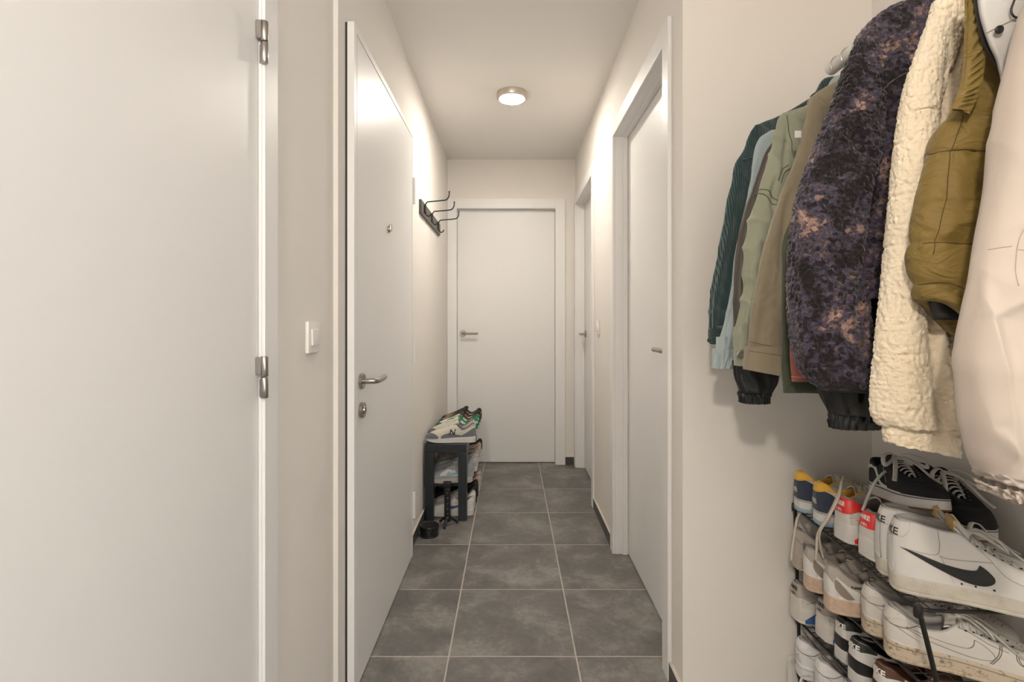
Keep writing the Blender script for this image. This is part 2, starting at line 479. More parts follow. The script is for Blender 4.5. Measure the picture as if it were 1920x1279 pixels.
# door_1: near left, hinged on its far edge
d1 = tag(empty('door_1', (XL1, 0.7, 0)), 'plain warm-white flush door at left with steel barrel hinges', 'door', kind='structure')
obj('leaf', *box(XL1 - 0.045, -0.5425, D1[0] + 0.004, D1[1] - 0.003, 0.006, OT - 0.003, 0.002), M_door, d1)
fp = [box(XL1 + 0.0005, -0.529, D1[1], D1[1] + 0.062, 0, OT + 0.06, 0.0018), box(XL1 + 0.0005, -0.529, D1[0] - 0.062, D1[0], 0, OT + 0.06, 0.0018),
      box(XL1 + 0.0005, -0.529, D1[0], D1[1], OT, OT + 0.06, 0.0018),
      box(XL1 - 0.14, XL1 + 0.0005, D1[1], D1[1] + 0.019, 0, OT + 0.019), box(XL1 - 0.14, XL1 + 0.0005, D1[0] - 0.019, D1[0], 0, OT + 0.019),
      box(XL1 - 0.14, XL1 + 0.0005, D1[0], D1[1], OT, OT + 0.019), box(XL1 - 0.14, XL1 - 0.05, D1[0], D1[1], 0, OT)]
obj('door_frame', *merge(*fp), M_frame, d1)
for hz in (1.784, 1.067, 0.30):
    hx, hy = -0.5275, D1[1] - 0.006
    r = 0.0078
    for k, (a, b) in enumerate(((hz + 0.001, hz + 0.044), (hz - 0.045, hz - 0.001))):
        s = lathe([(0, a), (r - 0.001, a), (r, a + 0.0012), (r, b - 0.0012), (r - 0.001, b), (0, b)], 18, (hx, hy, 0))
        leafp = box(hx - 0.014, hx - 0.003, hy - 0.009, hy - 0.004, a + 0.004, b - 0.001) if k == 0 else box(hx - 0.012, hx - 0.002, hy + 0.002, hy + 0.0055, a + 0.002, b - 0.004)
        obj('hinge_barrel', *merge(s, leafp), M_steel2, d1, True, sharp=40)

# door_2: entry door, leaf proud of the wall
d2 = tag(empty('door_2', (XL2, 2.1, 0)), 'satin white entry door with lever handle, lock and peephole', 'door', kind='structure')
obj('leaf', *box(-0.545, -0.494, D2[0] + 0.003, D2[1] - 0.003, 0.006, 2.103, 0.0025), M_door, d2)
fp = [box(-0.516, -0.4935, 1.613, D2[0], 0, 2.131, 0.0015), box(-0.516, -0.4935, D2[1], D2[1] + 0.010, 0, 2.131, 0.0015),
      box(-0.516, -0.4935, D2[0], D2[1], 2.106, 2.131, 0.0015),
      box(XL1 - 0.14, -0.516, D2[0] - 0.0195, D2[0], 0, 2.1145), box(XL1 - 0.14, -0.516, D2[1], D2[1] + 0.0195, 0, 2.1145),
      box(XL1 - 0.14, -0.516, D2[0], D2[1], 2.106, 2.1145), box(XL1 - 0.14, XL1 - 0.05, D2[0], D2[1], 0, 2.106)]
obj('door_frame', *merge(*fp), M_frame, d2)
obj('shadow_gap_strip', *box(XL2 + 0.0003, -0.5163, 1.6145, 1.640, 0, 2.129), M_black_gap, d2)  # black strip standing in for the shade in the gap behind the casing
lever(d2, (-0.494, 1.684, 0.988), (1, 0, 0), (0, 1, 0), 0.135, 0.052, 0.006)
cyl = lathe([(0, 0), (0.0255, 0), (0.0262, 0.0015), (0.0262, 0.010), (0.0245, 0.012), (0.012, 0.012), (0.0115, 0.016), (0, 0.016)], 32, (-0.494, 1.684, 0.893), 'x')
lk = obj('lock_escutcheon', *cyl, M_steel, d2, True, sharp=40)
obj('keyhole', *box(-0.4785, -0.4775, 1.6825, 1.6855, 0.886, 0.899), M_black_gap, lk)
pp = lathe([(0, 0), (0.013, 0), (0.014, 0.002), (0.013, 0.006), (0.008, 0.009), (0, 0.010)], 24, (-0.494, 2.068, 1.556), 'x')
obj('peephole', *merge(pp, box(-0.489, -0.482, 2.058, 2.077, 1.549, 1.575, 0.002)), M_steel, d2, True, sharp=40)
for a, b in ((1.775, 1.905), (0.975, 1.113), (0.19, 0.32)):
    V, F = lathe([(0, a), (0.0075, a), (0.0075, (a + b) / 2 - 0.001), (0.0065, (a + b) / 2), (0.0075, (a + b) / 2 + 0.001), (0.0075, b), (0, b)], 14, (-0.489, D2[1] + 0.016, 0))
    obj('hinge', V, F, M_frame, d2, True, sharp=40)

# door_3: end of the corridor
d3 = tag(empty('door_3', (-0.04, ZB, 0)), 'white flush door closing the far end of the corridor', 'door', kind='structure')
obj('leaf', *box(-0.4445, 0.3645, 4.262, 4.312, 0.006, 2.1035, 0.0015), M_door, d3)
fp = [box(XL2 + 0.001, -0.446, 4.200, ZB - 0.0005, 0, 2.1865, 0.002), box(0.366, 0.446, 4.200, ZB - 0.0005, 0, 2.1865, 0.002), box(-0.446, 0.366, 4.200, ZB - 0.0005, 2.1055, 2.1865, 0.002),
      box(-0.4655, -0.446, 4.2146, 4.334, 0, 2.1245), box(0.366, 0.3855, 4.2146, 4.334, 0, 2.1245), box(-0.446, 0.366, 4.2146, 4.334, 2.1055, 2.1245),
      box(-0.446, 0.366, 4.318, 4.334, 0.001, 2.1055)]
obj('door_frame', *merge(*fp), M_frame, d3)
lever(d3, (-0.400, 4.262, 1.079), (0, -1, 0), (1, 0, 0), 0.128, 0.050, 0.0)

def side_door_right(name, label, z0, z1, rose_y, along):
    d = tag(empty(name, (XR, (z0 + z1) / 2, 0)), label, 'door', kind='structure')
    obj('leaf', *box(0.594, 0.636, z0 + 0.0025, z1 - 0.0025, 0.006, OT - 0.0025, 0.0015), M_door, d)
    far_w = 0.066 if z1 < 3.5 else 0.078
    fp = [box(0.516, XR - 0.0005, z0 - 0.066, z0, 0, OT + 0.07, 0.002), box(0.516, XR - 0.0005, z1, z1 + far_w, 0, OT + 0.07, 0.002), box(0.516, XR - 0.0005, z0, z1, OT, OT + 0.07, 0.002),
          box(XR - .0004, 0.668, z0 - 0.0195, z0, 0, OT + 0.0195), box(XR - .0004, 0.668, z1, z1 + 0.0195, 0, OT + 0.0195), box(XR - .0004, 0.668, z0, z1, OT, OT + 0.0195),
          box(0.568, 0.592, z1 - 0.008, z1, 0, OT), box(0.568, 0.592, z0, z0 + 0.008, 0, OT), box(0.568, 0.592, z0 + 0.008, z1 - 0.008, OT - 0.008, OT),
          box(0.650, 0.668, z0, z1, 0.001, OT)]
    obj('door_frame', *merge(*fp), M_frame, d)
    lever(d, (0.594, rose_y, 1.077), (-1, 0, 0), (0, along, 0), 0.128, 0.050, 0.0)
    return d
side_door_right('door_4', 'far white flush door in the right wall beside the end door', D4[0], D4[1], 4.055, -1)
side_door_right('door_5', 'near white flush door in the right wall, partly hidden lever', D5[0], D5[1], 1.825, 1)

# --- skirting (same dark tile as the floor) with a pale caulk line on top
def skirting(name, a, b, label):
    V, F = box(*a, *b, 0.0, 0.062, 0.001)
    s = structure(name, [(V, F)], M_skirt, label, 'baseboard')
    sx0, sx1, sy0, sy1 = a[0], a[1], b[0], b[1]
    obj('caulk_line', *box(sx0, sx1, sy0, sy1, 0.0622, 0.0652), M_caulk, s, world=False)
skirting('baseboard_left', (XL2 + 0.0004, XL2 + 0.011), (D2[1] + 0.012, 4.198), 'dark grey tile skirting along the left wall')
skirting('baseboard_right', (0.5195, XR - 0.0004), (D5[1] + 0.068, D4[0] - 0.068), 'dark grey tile skirting between the two right doors')
skirting('baseboard_right_near', (0.5185, XR - 0.0004), (ZN - 0.0095, D5[0] - 0.068), 'dark grey tile skirting at the near right wall corner')
skirting('baseboard_back', (0.4475, XR - 0.012), (4.204, ZB - 0.0004), 'short dark grey tile skirting beside the end door')
skirting('baseboard_alcove', (XR + 0.0005, XA - 0.011), (ZN - 0.0095, ZN - 0.0004), 'dark grey tile skirting of the alcove')
skirting('baseboard_alcove_right', (XA - 0.0105, XA - 0.0004), (ZREAR + 0.01, ZN - 0.0100), 'dark grey tile skirting along the alcove side wall')

# ================================================================== LAMPS, SWITCHES, HOOKS
M_glow = mat('lamp_diffuser', (1, 1, 1), 0.4, emit=LAMP_COLOR, estr=LAMP_STRENGTH)
M_glow2 = mat('added_lamp_diffuser', (1, 1, 1), 0.4, emit=ADDED_LAMP_COLOR, estr=ADDED_LAMP_STRENGTH)
M_rim = mat('lamp_rim_nickel', (0.60, 0.54, 0.47), 0.35, 0.85)
def ceiling_lamp(x, y, R, label, glow):
    t = thing('ceiling_lamp', label, 'lamp', (x, y, HC))
    pr = [(R - 0.012, -0.0002), (R, -0.0002), (R, -0.026), (R - 0.004, -0.034), (R - 0.014, -0.035), (R - 0.015, -0.030), (R - 0.016, -0.004)]
    obj('rim', *lathe(pr, 56, (x, y, HC)), M_rim, t, True, sharp=35)
    pd = [(0, -0.012), (R - 0.0165, -0.012), (R - 0.0165, -0.0315), (R - 0.024, -0.0355), (R - 0.05, -0.038), (0, -0.039)]
    obj('diffuser', *lathe(pd, 48, (x, y, HC)), glow, t, True, sharp=60)
ceiling_lamp(0.006, 2.985, 0.0885, 'lit round flush ceiling lamp with nickel rim in the corridor', M_glow)
pd_ = thing('added_pendant_lamp', 'lit globe pendant lamp added unseen behind the viewpoint', 'lamp', (-0.32, -0.75, HC))  # unseen lamp, invented and placed so the coats throw their wall shadow
obj('canopy', *lathe([(0, -.022), (.030, -.022), (.042, -.010), (.045, -.0004), (0, -.0004)], 28, (-0.32, -0.75, HC)), M_rim, pd_, True, sharp=40)
obj('cord', *tube([(-0.32, -0.75, HC - .02), (-0.32, -0.75, 2.13)], .003, 8), M_blackplastic, pd_, True)
obj('socket', *lathe([(0, 2.095), (.020, 2.095), (.021, 2.10), (.021, 2.135), (.012, 2.145), (0, 2.145)], 20, (-0.32, -0.75, 0)), M_rim, pd_, True, sharp=40)
obj('globe', *lathe([(.060 * math.sin(q), 2.045 - .060 * math.cos(q)) for q in np.linspace(0, math.pi * .9, 20)], 32, (-0.32, -0.75, 0)), M_glow2, pd_, True)

def light_switch(x, y, z, nx, label, w=0.081, h=0.083):
    t = thing('light_switch', label, 'switch', (x, y, z), 'white wall switches')
    def bx(d0, d1, yy0, yy1, zz0, zz1, b):
        a, c = x + nx * d0, x + nx * d1
        return box(min(a, c), max(a, c), yy0, yy1, zz0, zz1, b)
    V, F = bx(0.0003, 0.0105, y - w / 2, y + w / 2, z - h / 2, z + h / 2, 0.0035)
    # bowed top and bottom edges as on the plate in the photo
    V[:, 2] += np.sign(V[:, 2] - z) * 0.004 * np.cos((V[:, 1] - y) / w * math.pi)
    obj('plate', V, F, M_white_plastic, t, True, sharp=35)
    V, F = bx(0.008, 0.0145, y - 0.0225, y + 0.0225, z - 0.0215, z + 0.0215, 0.002)
    V[:, 0] += nx * (V[:, 2] - z) * -0.05
    obj('rocker', V, F, M_white_plastic, t, True, sharp=35)
light_switch(XL1, 1.374, 1.143, 1, 'square white light switch on the left wall by the entry door')
light_switch(XR, 3.09, 1.145, -1, 'small white light switch on the right wall between two doors')

# coat hook rack
hk = thing('coat_hook_rack', 'dark wall board with three long black double hooks', 'coat rack', (XL2, 3.3, 1.80))
obj('board', *box(XL2 + 0.0004, XL2 + 0.0145, 2.908, 3.690, 1.796, 1.876, 0.002), M_board, hk)
for hy in (3.00, 3.265, 3.553):
    x0 = XL2 + 0.0145
    pl_ = obj('hook', *tube(smooth_path([(x0 + 0.006, hy, 1.820), (x0 + 0.007, hy, 1.850), (x0 + 0.009, hy, 1.868), (x0 + 0.020, hy, 1.8805),
                            (x0 + 0.035, hy, 1.8825), (x0 + 0.115, hy, 1.890), (x0 + 0.134, hy, 1.897), (x0 + 0.1445, hy, 1.915), (x0 + 0.1465, hy, 1.937)], 44), 0.0037, 10), M_iron, hk, True)
    obj('hook_tip', *lathe([(0, -0.005), (0.004, -0.0035), (0.0054, 0), (0.004, 0.0035), (0, 0.005)], 12, (x0 + 0.1465, hy, 1.940)), M_iron, pl_, True)
    obj('lower_hook', *tube(smooth_path([(x0 + 0.006, hy, 1.848), (x0 + 0.0065, hy, 1.825), (x0 + 0.012, hy, 1.806), (x0 + 0.024, hy, 1.797), (x0 + 0.036, hy, 1.802), (x0 + 0.042, hy, 1.814)], 26), 0.0039, 10), M_iron, hk, True)
    obj('backplate', *box(x0 - 0.0005, x0 + 0.0045, hy - 0.011, hy + 0.011, 1.812, 1.862, 0.002), M_iron, hk)
    for zz in (1.820, 1.854):
        obj('screw', *lathe([(0, 0.0045), (0.0038, 0.0045), (0.003, 0.0065), (0, 0.007)], 10, (x0, hy - 0.0075, zz), 'x'), M_iron, hk, True, sharp=40)

# ================================================================== SHOES
def col(name, c, rough=0.6, **k):
    return mat('shoe_' + name, c, rough, **k)
W_LEATHER = col('white_leather', (0.66, 0.64, 0.61), 0.45, bump=0.06, bscale=220)
W_DIRTY = col('worn_white_leather', (0.63, 0.595, 0.55), 0.5, dirt=(0.40, 0.35, 0.30), dscale=55, dlo=0.60, dhi=0.78, bump=0.10, bscale=160)
W_SOLE = col('white_rubber', (0.62, 0.60, 0.575), 0.55, dirt=(0.45, 0.41, 0.36), dscale=40, dlo=0.56, dhi=0.80)
C_SOLE = col('cream_rubber', (0.55, 0.51, 0.44), 0.6, dirt=(0.40, 0.355, 0.29), dscale=28, dlo=0.5, dhi=0.75)
T_SOLE = col('muddy_rubber', (0.55, 0.46, 0.35), 0.75, dirt=(0.22, 0.155, 0.10), dscale=75, dlo=0.52, dhi=0.66, bump=0.3, bscale=300)
P_SOLE = col('peach_rubber', (0.56, 0.42, 0.32), 0.65, dirt=(0.40, 0.29, 0.21), dscale=40, dlo=0.5, dhi=0.75)
DG_SOLE = col('dusty_rubber', (0.44, 0.385, 0.315), 0.7, dirt=(0.30, 0.24, 0.18), dscale=40, dlo=0.5, dhi=0.7)
IVORY = col('ivory_leather', (0.60, 0.56, 0.47), 0.55, bump=0.05)
NAVY = col('navy_suede', (0.022, 0.034, 0.060), 0.85, var=(0.034, 0.046, 0.075), vscale=60, sheen=0.2)
YELLOW = col('yellow_lining', (0.70, 0.40, 0.055), 0.85, sheen=0.2)
ICE = col('ice_blue_rubber', (0.26, 0.37, 0.45), 0.5)
GREYTRIM = col('grey_trim', (0.36, 0.355, 0.36), 0.7)
GREIGE = col('greige_mesh', (0.44, 0.395, 0.35), 0.9, bump=0.5, bscale=900)
TAUPE = col('taupe_lining', (0.30, 0.26, 0.23), 0.95, sheen=0.2)
LGREY = col('pale_grey_lining', (0.46, 0.44, 0.425), 0.9, sheen=0.1)
RED = col('red_plastic', (0.72, 0.035, 0.03), 0.4)
BLUE = col('blue_plastic', (0.04, 0.10, 0.26), 0.4)
BLACK = col('black_leather', (0.014, 0.013, 0.013), 0.5, bump=0.08, bscale=250)
BLACKC = col('black_canvas', (0.013, 0.013, 0.014), 0.9, bump=0.2, bscale=800)
GUM = col('gum_rubber', (0.20, 0.09, 0.04), 0.7)
LACE = col('white_cotton', (0.60, 0.575, 0.53), 0.9, bump=0.4, bscale=900)
LACE2 = col('cream_cotton', (0.58, 0.52, 0.43), 0.9, bump=0.4, bscale=900)
SUEDE = col('grey_toe_suede', (0.42, 0.385, 0.34), 0.95, bump=0.3, bscale=700, sheen=0.2)
STITCH = col('dark_stitch', (0.16, 0.14, 0.12), 0.9)
STITCHL = col('pale_stitch', (0.40, 0.38, 0.36), 0.9)
BROWN = col('brown_leather', (0.085, 0.030, 0.014), 0.5)
TAN = col('tan_foam', (0.56, 0.38, 0.16), 0.8)
OVAL = col('taupe_oval', (0.25, 0.20, 0.165), 0.5)
OVALG = col('slate_oval', (0.14, 0.145, 0.165), 0.5)
LIGHTBLUE = col('sky_leather', (0.30, 0.50, 0.58), 0.5)
BGREY = col('cool_grey_suede', (0.34, 0.37, 0.40), 0.85, sheen=0.2)
DGREY = col('slate_suede', (0.16, 0.165, 0.19), 0.85, sheen=0.2)
GREEN = col('green_suede', (0.02, 0.22, 0.10), 0.8)
ROYAL = col('royal_blue', (0.035, 0.085, 0.24), 0.5)
BEIGE = col('beige_suede', (0.47, 0.385, 0.31), 0.9, sheen=0.2)
PINKISH = col('blush_suede', (0.52, 0.40, 0.35), 0.9, sheen=0.2)
CAMO = col('camo_canvas', (0.16, 0.14, 0.07), 0.9, var=(0.30, 0.24, 0.15), vscale=35)
PRINT = col('black_print', (0.012, 0.012, 0.012), 0.5)
WPRINT = col('white_print', (0.75, 0.73, 0.70), 0.5)

G_TAB = pchip([0, .1, .2, .35, .5, .65, .75, .85, .93, 1.0], [.0435, .0420, .0383, .0345, .0378, .0455, .0505, .0525, .0500, .0470])

class Shoe:
    def __init__(s, name, label, loc, yaw, L=0.285, W=1.0, foot=1, pitch=0.0, roll=0.0, group=None,
                 sole=(.034, .030, .027, .025), heel=.098, dip=.073, eye=.096, throat=.068, xi0=.022, xi1=.66,
                 eye_q=.60, ow=.027, N=72, M=16, spring=.010, cat='shoe', toe_full=0.80, heel_exp=.52):
        s.root = thing(name, label, cat, loc, group, (math.radians(roll), math.radians(pitch), math.radians(yaw)))
        s.L, s.W, s.foot, s.N, s.M = L, W, foot, N, M; s.he = heel_exp
        s.zb = pchip([0, .35, .7, 1.0], [sole[0], sole[1], sole[2], sole[3]])
        s.zg = pchip([0, .55, .8, 1.0], [0, 0, spring * .25, spring])
        s.xi0, s.xi1 = xi0, xi1
        s.zo = pchip([0, .06, .20, .36, .48, eye_q, .8, 1.0], [heel, heel - .002, (heel + dip) / 2 - .004, dip, dip + (eye - dip) * .45, eye, (eye + throat) / 2 + .003, throat])
        s.go = pchip([0, .1, .3, .5, .6, .8, 1.0], [ow, ow * 1.05, ow * 1.12, ow * 1.0, ow * .82, ow * .62, ow * .5])
        s.toe_full = toe_full
        s.th = np.linspace(0, 2 * math.pi, N, endpoint=False)
        s._bvh = None
    # --- curves
    def foot_xy(s, th, k=1.0):
        xi = (1 - np.cos(th)) / 2; sn = np.sin(th)
        hw = np.abs(sn) ** np.where(xi < .5, s.he, .6) * s.G(xi) * s.W * k
        cy = s.foot * .010 * np.clip((xi - .35) / .65, 0, 1) ** 1.5
        return xi, xi * s.L, cy + np.sign(sn) * hw
    def G(s, xi): return G_TAB(xi)
    def open_pt(s, th):
        q = (1 - np.cos(th)) / 2; sn = np.sin(th)
        x = (s.xi0 + (s.xi1 - s.xi0) * q) * s.L
        y = np.sign(sn) * np.abs(sn) ** .65 * s.go(q) + s.foot * .002 * q
        return x, y, s.zo(q)
    def surf0(s, th, v):
        xi, xf, yf = s.foot_xy(th)
        z0 = s.zb(xi); xo, yo, zo = s.open_pt(th)
        ph = np.clip(v, 0, 1) * math.pi / 2
        toe = np.clip((xi - .55) / .45, 0, 1)
        a = 1 - np.cos(ph); b = np.sin(ph) ** (1.0 - (1 - s.toe_full) * toe)
        # heel and quarters run straighter than the toe box
        lin = np.clip(v, 0, 1)
        k = 1 - toe
        a = a * (1 - .35 * k) + lin * .35 * k
        b = b * (1 - .55 * k) + lin * .55 * k
        x = xf + (xo - xf) * a; y = yf + (yo - yf) * a; z = z0 + (zo - z0) * b
        hb = np.clip(1 - xi / .25, 0, 1)
        x = x - .004 * np.sin(math.pi * np.clip(v, 0, 1) * .9) * hb
        return np.stack([x, y, z], -1)
    def surf(s, th, v, off=0.0):
        th = np.asarray(th, float); v = np.asarray(v, float)
        p = s.surf0(th, v)
        if off:
            e = 1e-3
            dt = s.surf0(th + e, v) - s.surf0(th - e, v)
            dv = s.surf0(th, np.minimum(v + e, 1)) - s.surf0(th, np.maximum(v - e, 0))
            n = np.cross(dv, dt); n /= (np.linalg.norm(n, axis=-1, keepdims=True) + 1e-12)
            p = p + n * off
        return p
    def part(s, name, V, F, m, parent=None, smooth=True, sharp=None):
        return obj(name, V, F, m, parent or s.root, smooth, world=False, sharp=sharp)
    # --- pieces
    def upper(s, m, lining, rim=None):
        T, Vv = np.meshgrid(s.th, np.linspace(0, 1, s.M))
        V = s.surf(T, Vv).reshape(-1, 3)
        F = grid_faces(s.M, s.N, True, flip=True)
        s.up = s.part('upper', V, F, m)
        s._bvh = BVHTree.FromPolygons([tuple(v) for v in V], F)
        xo, yo, zo = s.open_pt(s.th)
        cx = np.clip(xo, .13 * s.L, .52 * s.L)
        d = np.stack([cx - xo, -yo], 1); ln = np.linalg.norm(d, axis=1, keepdims=True); d = d / (ln + 1e-9)
        d = d * np.minimum(1, ln / .012)
        def ring(k, dz): return np.stack([xo + d[:, 0] * k, yo + d[:, 1] * k, zo + dz], 1)
        xi, xf, yf = s.foot_xy(s.th, .74)
        bot = np.stack([np.clip(xf, .03 * s.L, .80 * s.L), yf, np.full_like(xf, s.zb(.3) + .004)], 1)
        r3 = ring(.0075, -.012)
        rings = [ring(0, 0), ring(.0012, .0022), ring(.0045, .0028), ring(.0072, .0002), r3, r3 * .45 + bot * .55 + np.array([0, 0, .006]), bot]
        V = np.vstack(rings); F = grid_faces(len(rings), s.N, True, flip=True)
        F.append(tuple(range((len(rings) - 1) * s.N, len(rings) * s.N)))
        s.part('lining', V, F, lining)
    def sole(s, mid, out, flare=1.05, rows=None, out_h=.008, grooves=0, groove_mat=None):
        xi, xf, yf = s.foot_xy(s.th)
        zb = s.zb(xi); zg = s.zg(xi)
        cxm = .5 * s.L
        def ring(k, z):
            _, x, y = s.foot_xy(s.th, k)
            return np.stack([cxm + (x - cxm) * (1 + (k - 1) * .22), y, z], 1)
        h0 = np.minimum(zg + out_h, zb - .004)
        prof = [(flare - .02, 0.0), (flare, .06)]
        nn = 10 if grooves else 6
        for i in range(1, nn):
            t = i / nn
            k = flare - .012 * t
            if grooves and i % 2 == 0: k -= .022
            prof.append((k, t))
        prof += [(flare - .02, 1.0), (flare - .05, 1.06), (flare - .16, 1.04)]
        rings = [ring(k, h0 + (zb - h0) * t) for k, t in prof]
        V = np.vstack(rings); F = grid_faces(len(rings), s.N, True, flip=True)
        F.append(tuple(range(s.N))); 
        ms = s.part('midsole', V, F, mid, sharp=35)
        rings = [ring(flare - .10, zg), ring(flare - .012, zg + .001), ring(flare - .004, h0 * .5 + zg * .5), ring(flare - .006, h0), ring(flare - .05, h0 + .0004)]
        V = np.vstack(rings); F = grid_faces(len(rings), s.N, True, flip=True); F.append(tuple(range(s.N)))
        s.part('outsole', V, F, out)
        s.flare = flare
        return ms
    def sole_band(s, name, m, t0, t1, off=.0012, th0=0, th1=360, n=90):
        """thin stripe round the sole wall between heights t0..t1 (0 ground, 1 sole top)"""
        th = np.radians(np.linspace(th0, th1, n))
        rings = []
        for t in np.linspace(t0, t1, 3):
            xi, x, y = s.foot_xy(th, s.flare - .004)
            _, x2, y2 = s.foot_xy(th, s.flare + .03)
            cxm = .5 * s.L; xx = cxm + (x - cxm) * (1 + (s.flare - 1) * .22)
            d = np.stack([xx - cxm, y * 1.0], 1)
            xx = xx + np.sign(np.cos(th)) * -off * np.abs(np.cos(th)); y = y + np.sign(np.sin(th)) * off
            rings.append(np.stack([xx, y, s.zg(xi) + (s.zb(xi) - s.zg(xi)) * t], 1))
        V = np.vstack(rings); F = grid_faces(3, n, False, flip=True)
        return s.part(name, V, F, m)
    def panel(s, name, m, th0, th1, v0, v1, off=.0012, n=40, k=8, parent=None):
        """overlay between two v-curves over an angle range (degrees, 0 = heel, 180 = toe)"""
        th = np.radians(np.linspace(th0, th1, n)); u = np.linspace(0, 1, n)
        a = v0(u) if callable(v0) else np.full(n, v0); b = v1(u) if callable(v1) else np.full(n, v1)
        T = np.tile(th, (k, 1)); Vv = np.array([a + (b - a) * t for t in np.linspace(0, 1, k)])
        O = np.full((k, n), off); 
        P1 = s.surf(T, Vv, off); P0 = s.surf(T, Vv, -0.0008)
        # outer skin plus a turned-down edge
        V = P1.reshape(-1, 3); F = grid_faces(k, n, False, flip=True)
        nb = len(V)
        border = [(0, j) for j in range(n)] + [(i, n - 1) for i in range(1, k)] + [(k - 1, j) for j in range(n - 2, -1, -1)] + [(i, 0) for i in range(k - 2, 0, -1)]
        Vb = np.array([P0[i, j] for i, j in border])
        V = np.vstack([V, Vb]); B = len(border)
        for q in range(B):
            i, j = border[q]; i2, j2 = border[(q + 1) % B]
            F.append((i * n + j, nb + q, nb + (q + 1) % B, i2 * n + j2))
        return s.part(name, V, F, m, parent)
    def _hit_side(s, x, z, side, off):
        h = s._bvh.ray_cast(Vector((x, side * .2, z)), Vector((0, -side, 0)))
        if h[0] is None:
            h = s._bvh.find_nearest(Vector((x, side * .04, z)))
        n = h[1]
        if n.y * side < 0: n = -n
        return np.array(h[0] + n * off)
    def _hit_heel(s, y, z, off):
        h = s._bvh.ray_cast(Vector((-.2, y, z)), Vector((1, 0, 0)))
        if h[0] is None: h = s._bvh.find_nearest(Vector((0, y, z)))
        n = h[1]
        if n.x > 0: n = -n
        return np.array(h[0] + n * off)
    def strip(s, name, m, A, B, side, off=.0016, n=40, k=5, parent=None):
        """patch between two outlines in side view (x as fraction of L, z in metres)"""
        a = smooth_path([(p[0] * s.L, p[1], 0) for p in A], n); b = smooth_path([(p[0] * s.L, p[1], 0) for p in B], n)
        V = []
        for t in np.linspace(0, 1, k):
            for i in range(n):
                q = a[i] * (1 - t) + b[i] * t
                V.append(s._hit_side(q[0], q[1], side, off))
        F = grid_faces(k, n, False, flip=(side > 0))
        return s.part(name, V, F, m, parent)
    def swoosh(s, m, side, x0=.06, x1=.62, z0=.040, z1=.078, name='side_logo', off=.0017):
        lo = [(0, 1.0), (.18, .74), (.38, .44), (.60, .15), (.76, .01), (.90, .02), (.985, .17), (1.0, .36), (.965, .52), (.90, .70), (.845, .80)]
        hi = [(0, 1.0), (.16, .90), (.33, .74), (.48, .61), (.60, .55), (.70, .525), (.775, .54), (.815, .58), (.83, .64), (.838, .71), (.845, .80)]
        f = lambda L_: [(x0 + (x1 - x0) * a, z0 + (z1 - z0) * b) for a, b in L_]
        return s.strip(name, m, f(lo), f(hi), side, off, 48, 5)
    def line(s, name, m, pts, side, w=.0009, off=.0009, n=40, parent=None):
        p = smooth_path([(q[0] * s.L, q[1], 0) for q in pts], n)
        path = np.array([s._hit_side(a[0], a[1], side, off) for a in p])
        V, F = tube(path, w, 5, w * .6)
        return s.part(name, V, F, m, parent)
    def heel_text(s, txt, size, z, m, y=0.0, off=.0016, name='lettering', bold=0.0, parent=None):
        V, F = text_cached(txt, size, bold)
        ths = np.radians(np.linspace(-85, 85, 121)); vs = np.linspace(0, 1, 60)
        zz = s.surf0(np.zeros(60), vs)[:, 2]
        vm = float(np.interp(z, zz, vs))
        pts = s.surf0(ths, np.full(121, vm)); arc = np.concatenate([[0], np.cumsum(np.linalg.norm(np.diff(pts, axis=0), axis=1))])
        arc -= np.interp(0, ths, arc)
        th = np.interp(y - V[:, 0], arc, ths); vv = np.interp(z + V[:, 1], zz, vs)
        return s.part(name, s.surf(th, np.clip(vv, .02, .985), off), F, m, parent, smooth=False)
    def side_text(s, txt, size, x, z, m, side, off=.0018, name='lettering', rot=0.0, bold=0.0, toe_left=None, shear=0.0, parent=None):
        V, F = text_cached(txt, size, bold, shear)
        c, n = math.cos(rot), math.sin(rot)
        sg = -side                                   # letters read left to right from outside
        return s.part(name, [s._hit_side(x * s.L + sg * (v[0] * c - v[1] * n), z + v[0] * n + v[1] * c, side, off) for v in V], F, m, parent, smooth=False)
    def tongue(s, m, top=.016, w=.024, x_top=None, label=None, edge=None):
        n, k = 16, 11; V = []
        for j in range(k):
            t = j / (k - 1)
            q = 1 - t * (1 - .53)                              # throat front -> above the top eyelet
            xo = (s.xi0 + (s.xi1 - s.xi0) * q) * s.L
            z = float(s.zo(q)) - .004 + top * t ** 2.2 + .003
            xx = xo - .004 * t
            ww = w * (.62 + .38 * t)
            for i in range(n):
                a = (i / (n - 1)) * 2 - 1
                V.append((xx - .006 * a * a * t, a * ww, z - .011 * a * a + .0025 * (1 - a * a)))
        V = np.array(V)
        lowr = V - np.array([.001, 0, .0055]); nb = len(V)
        F = grid_faces(k, n, False) + [tuple(reversed(f)) for f in grid_faces(k, n, False, off=nb)]
        border = [i for i in range(n)] + [j * n + n - 1 for j in range(1, k)] + [(k - 1) * n + i for i in range(n - 2, -1, -1)] + [j * n for j in range(k - 2, 0, -1)]
        for a in range(len(border)):
            b = border[(a + 1) % len(border)]; F.append((border[a], b, b + nb, border[a] + nb))
        return s.part('tongue', np.vstack([V, lowr]), F, m)
    def eyelet(s, i, rows, sgn, v=.965, off=.001):
        q = .97 - (.97 - .60) * (i / max(rows - 1, 1))
        th = math.acos(1 - 2 * q)
        th = th if sgn > 0 else 2 * math.pi - th
        return s.surf(np.array(th), np.array(v), off)
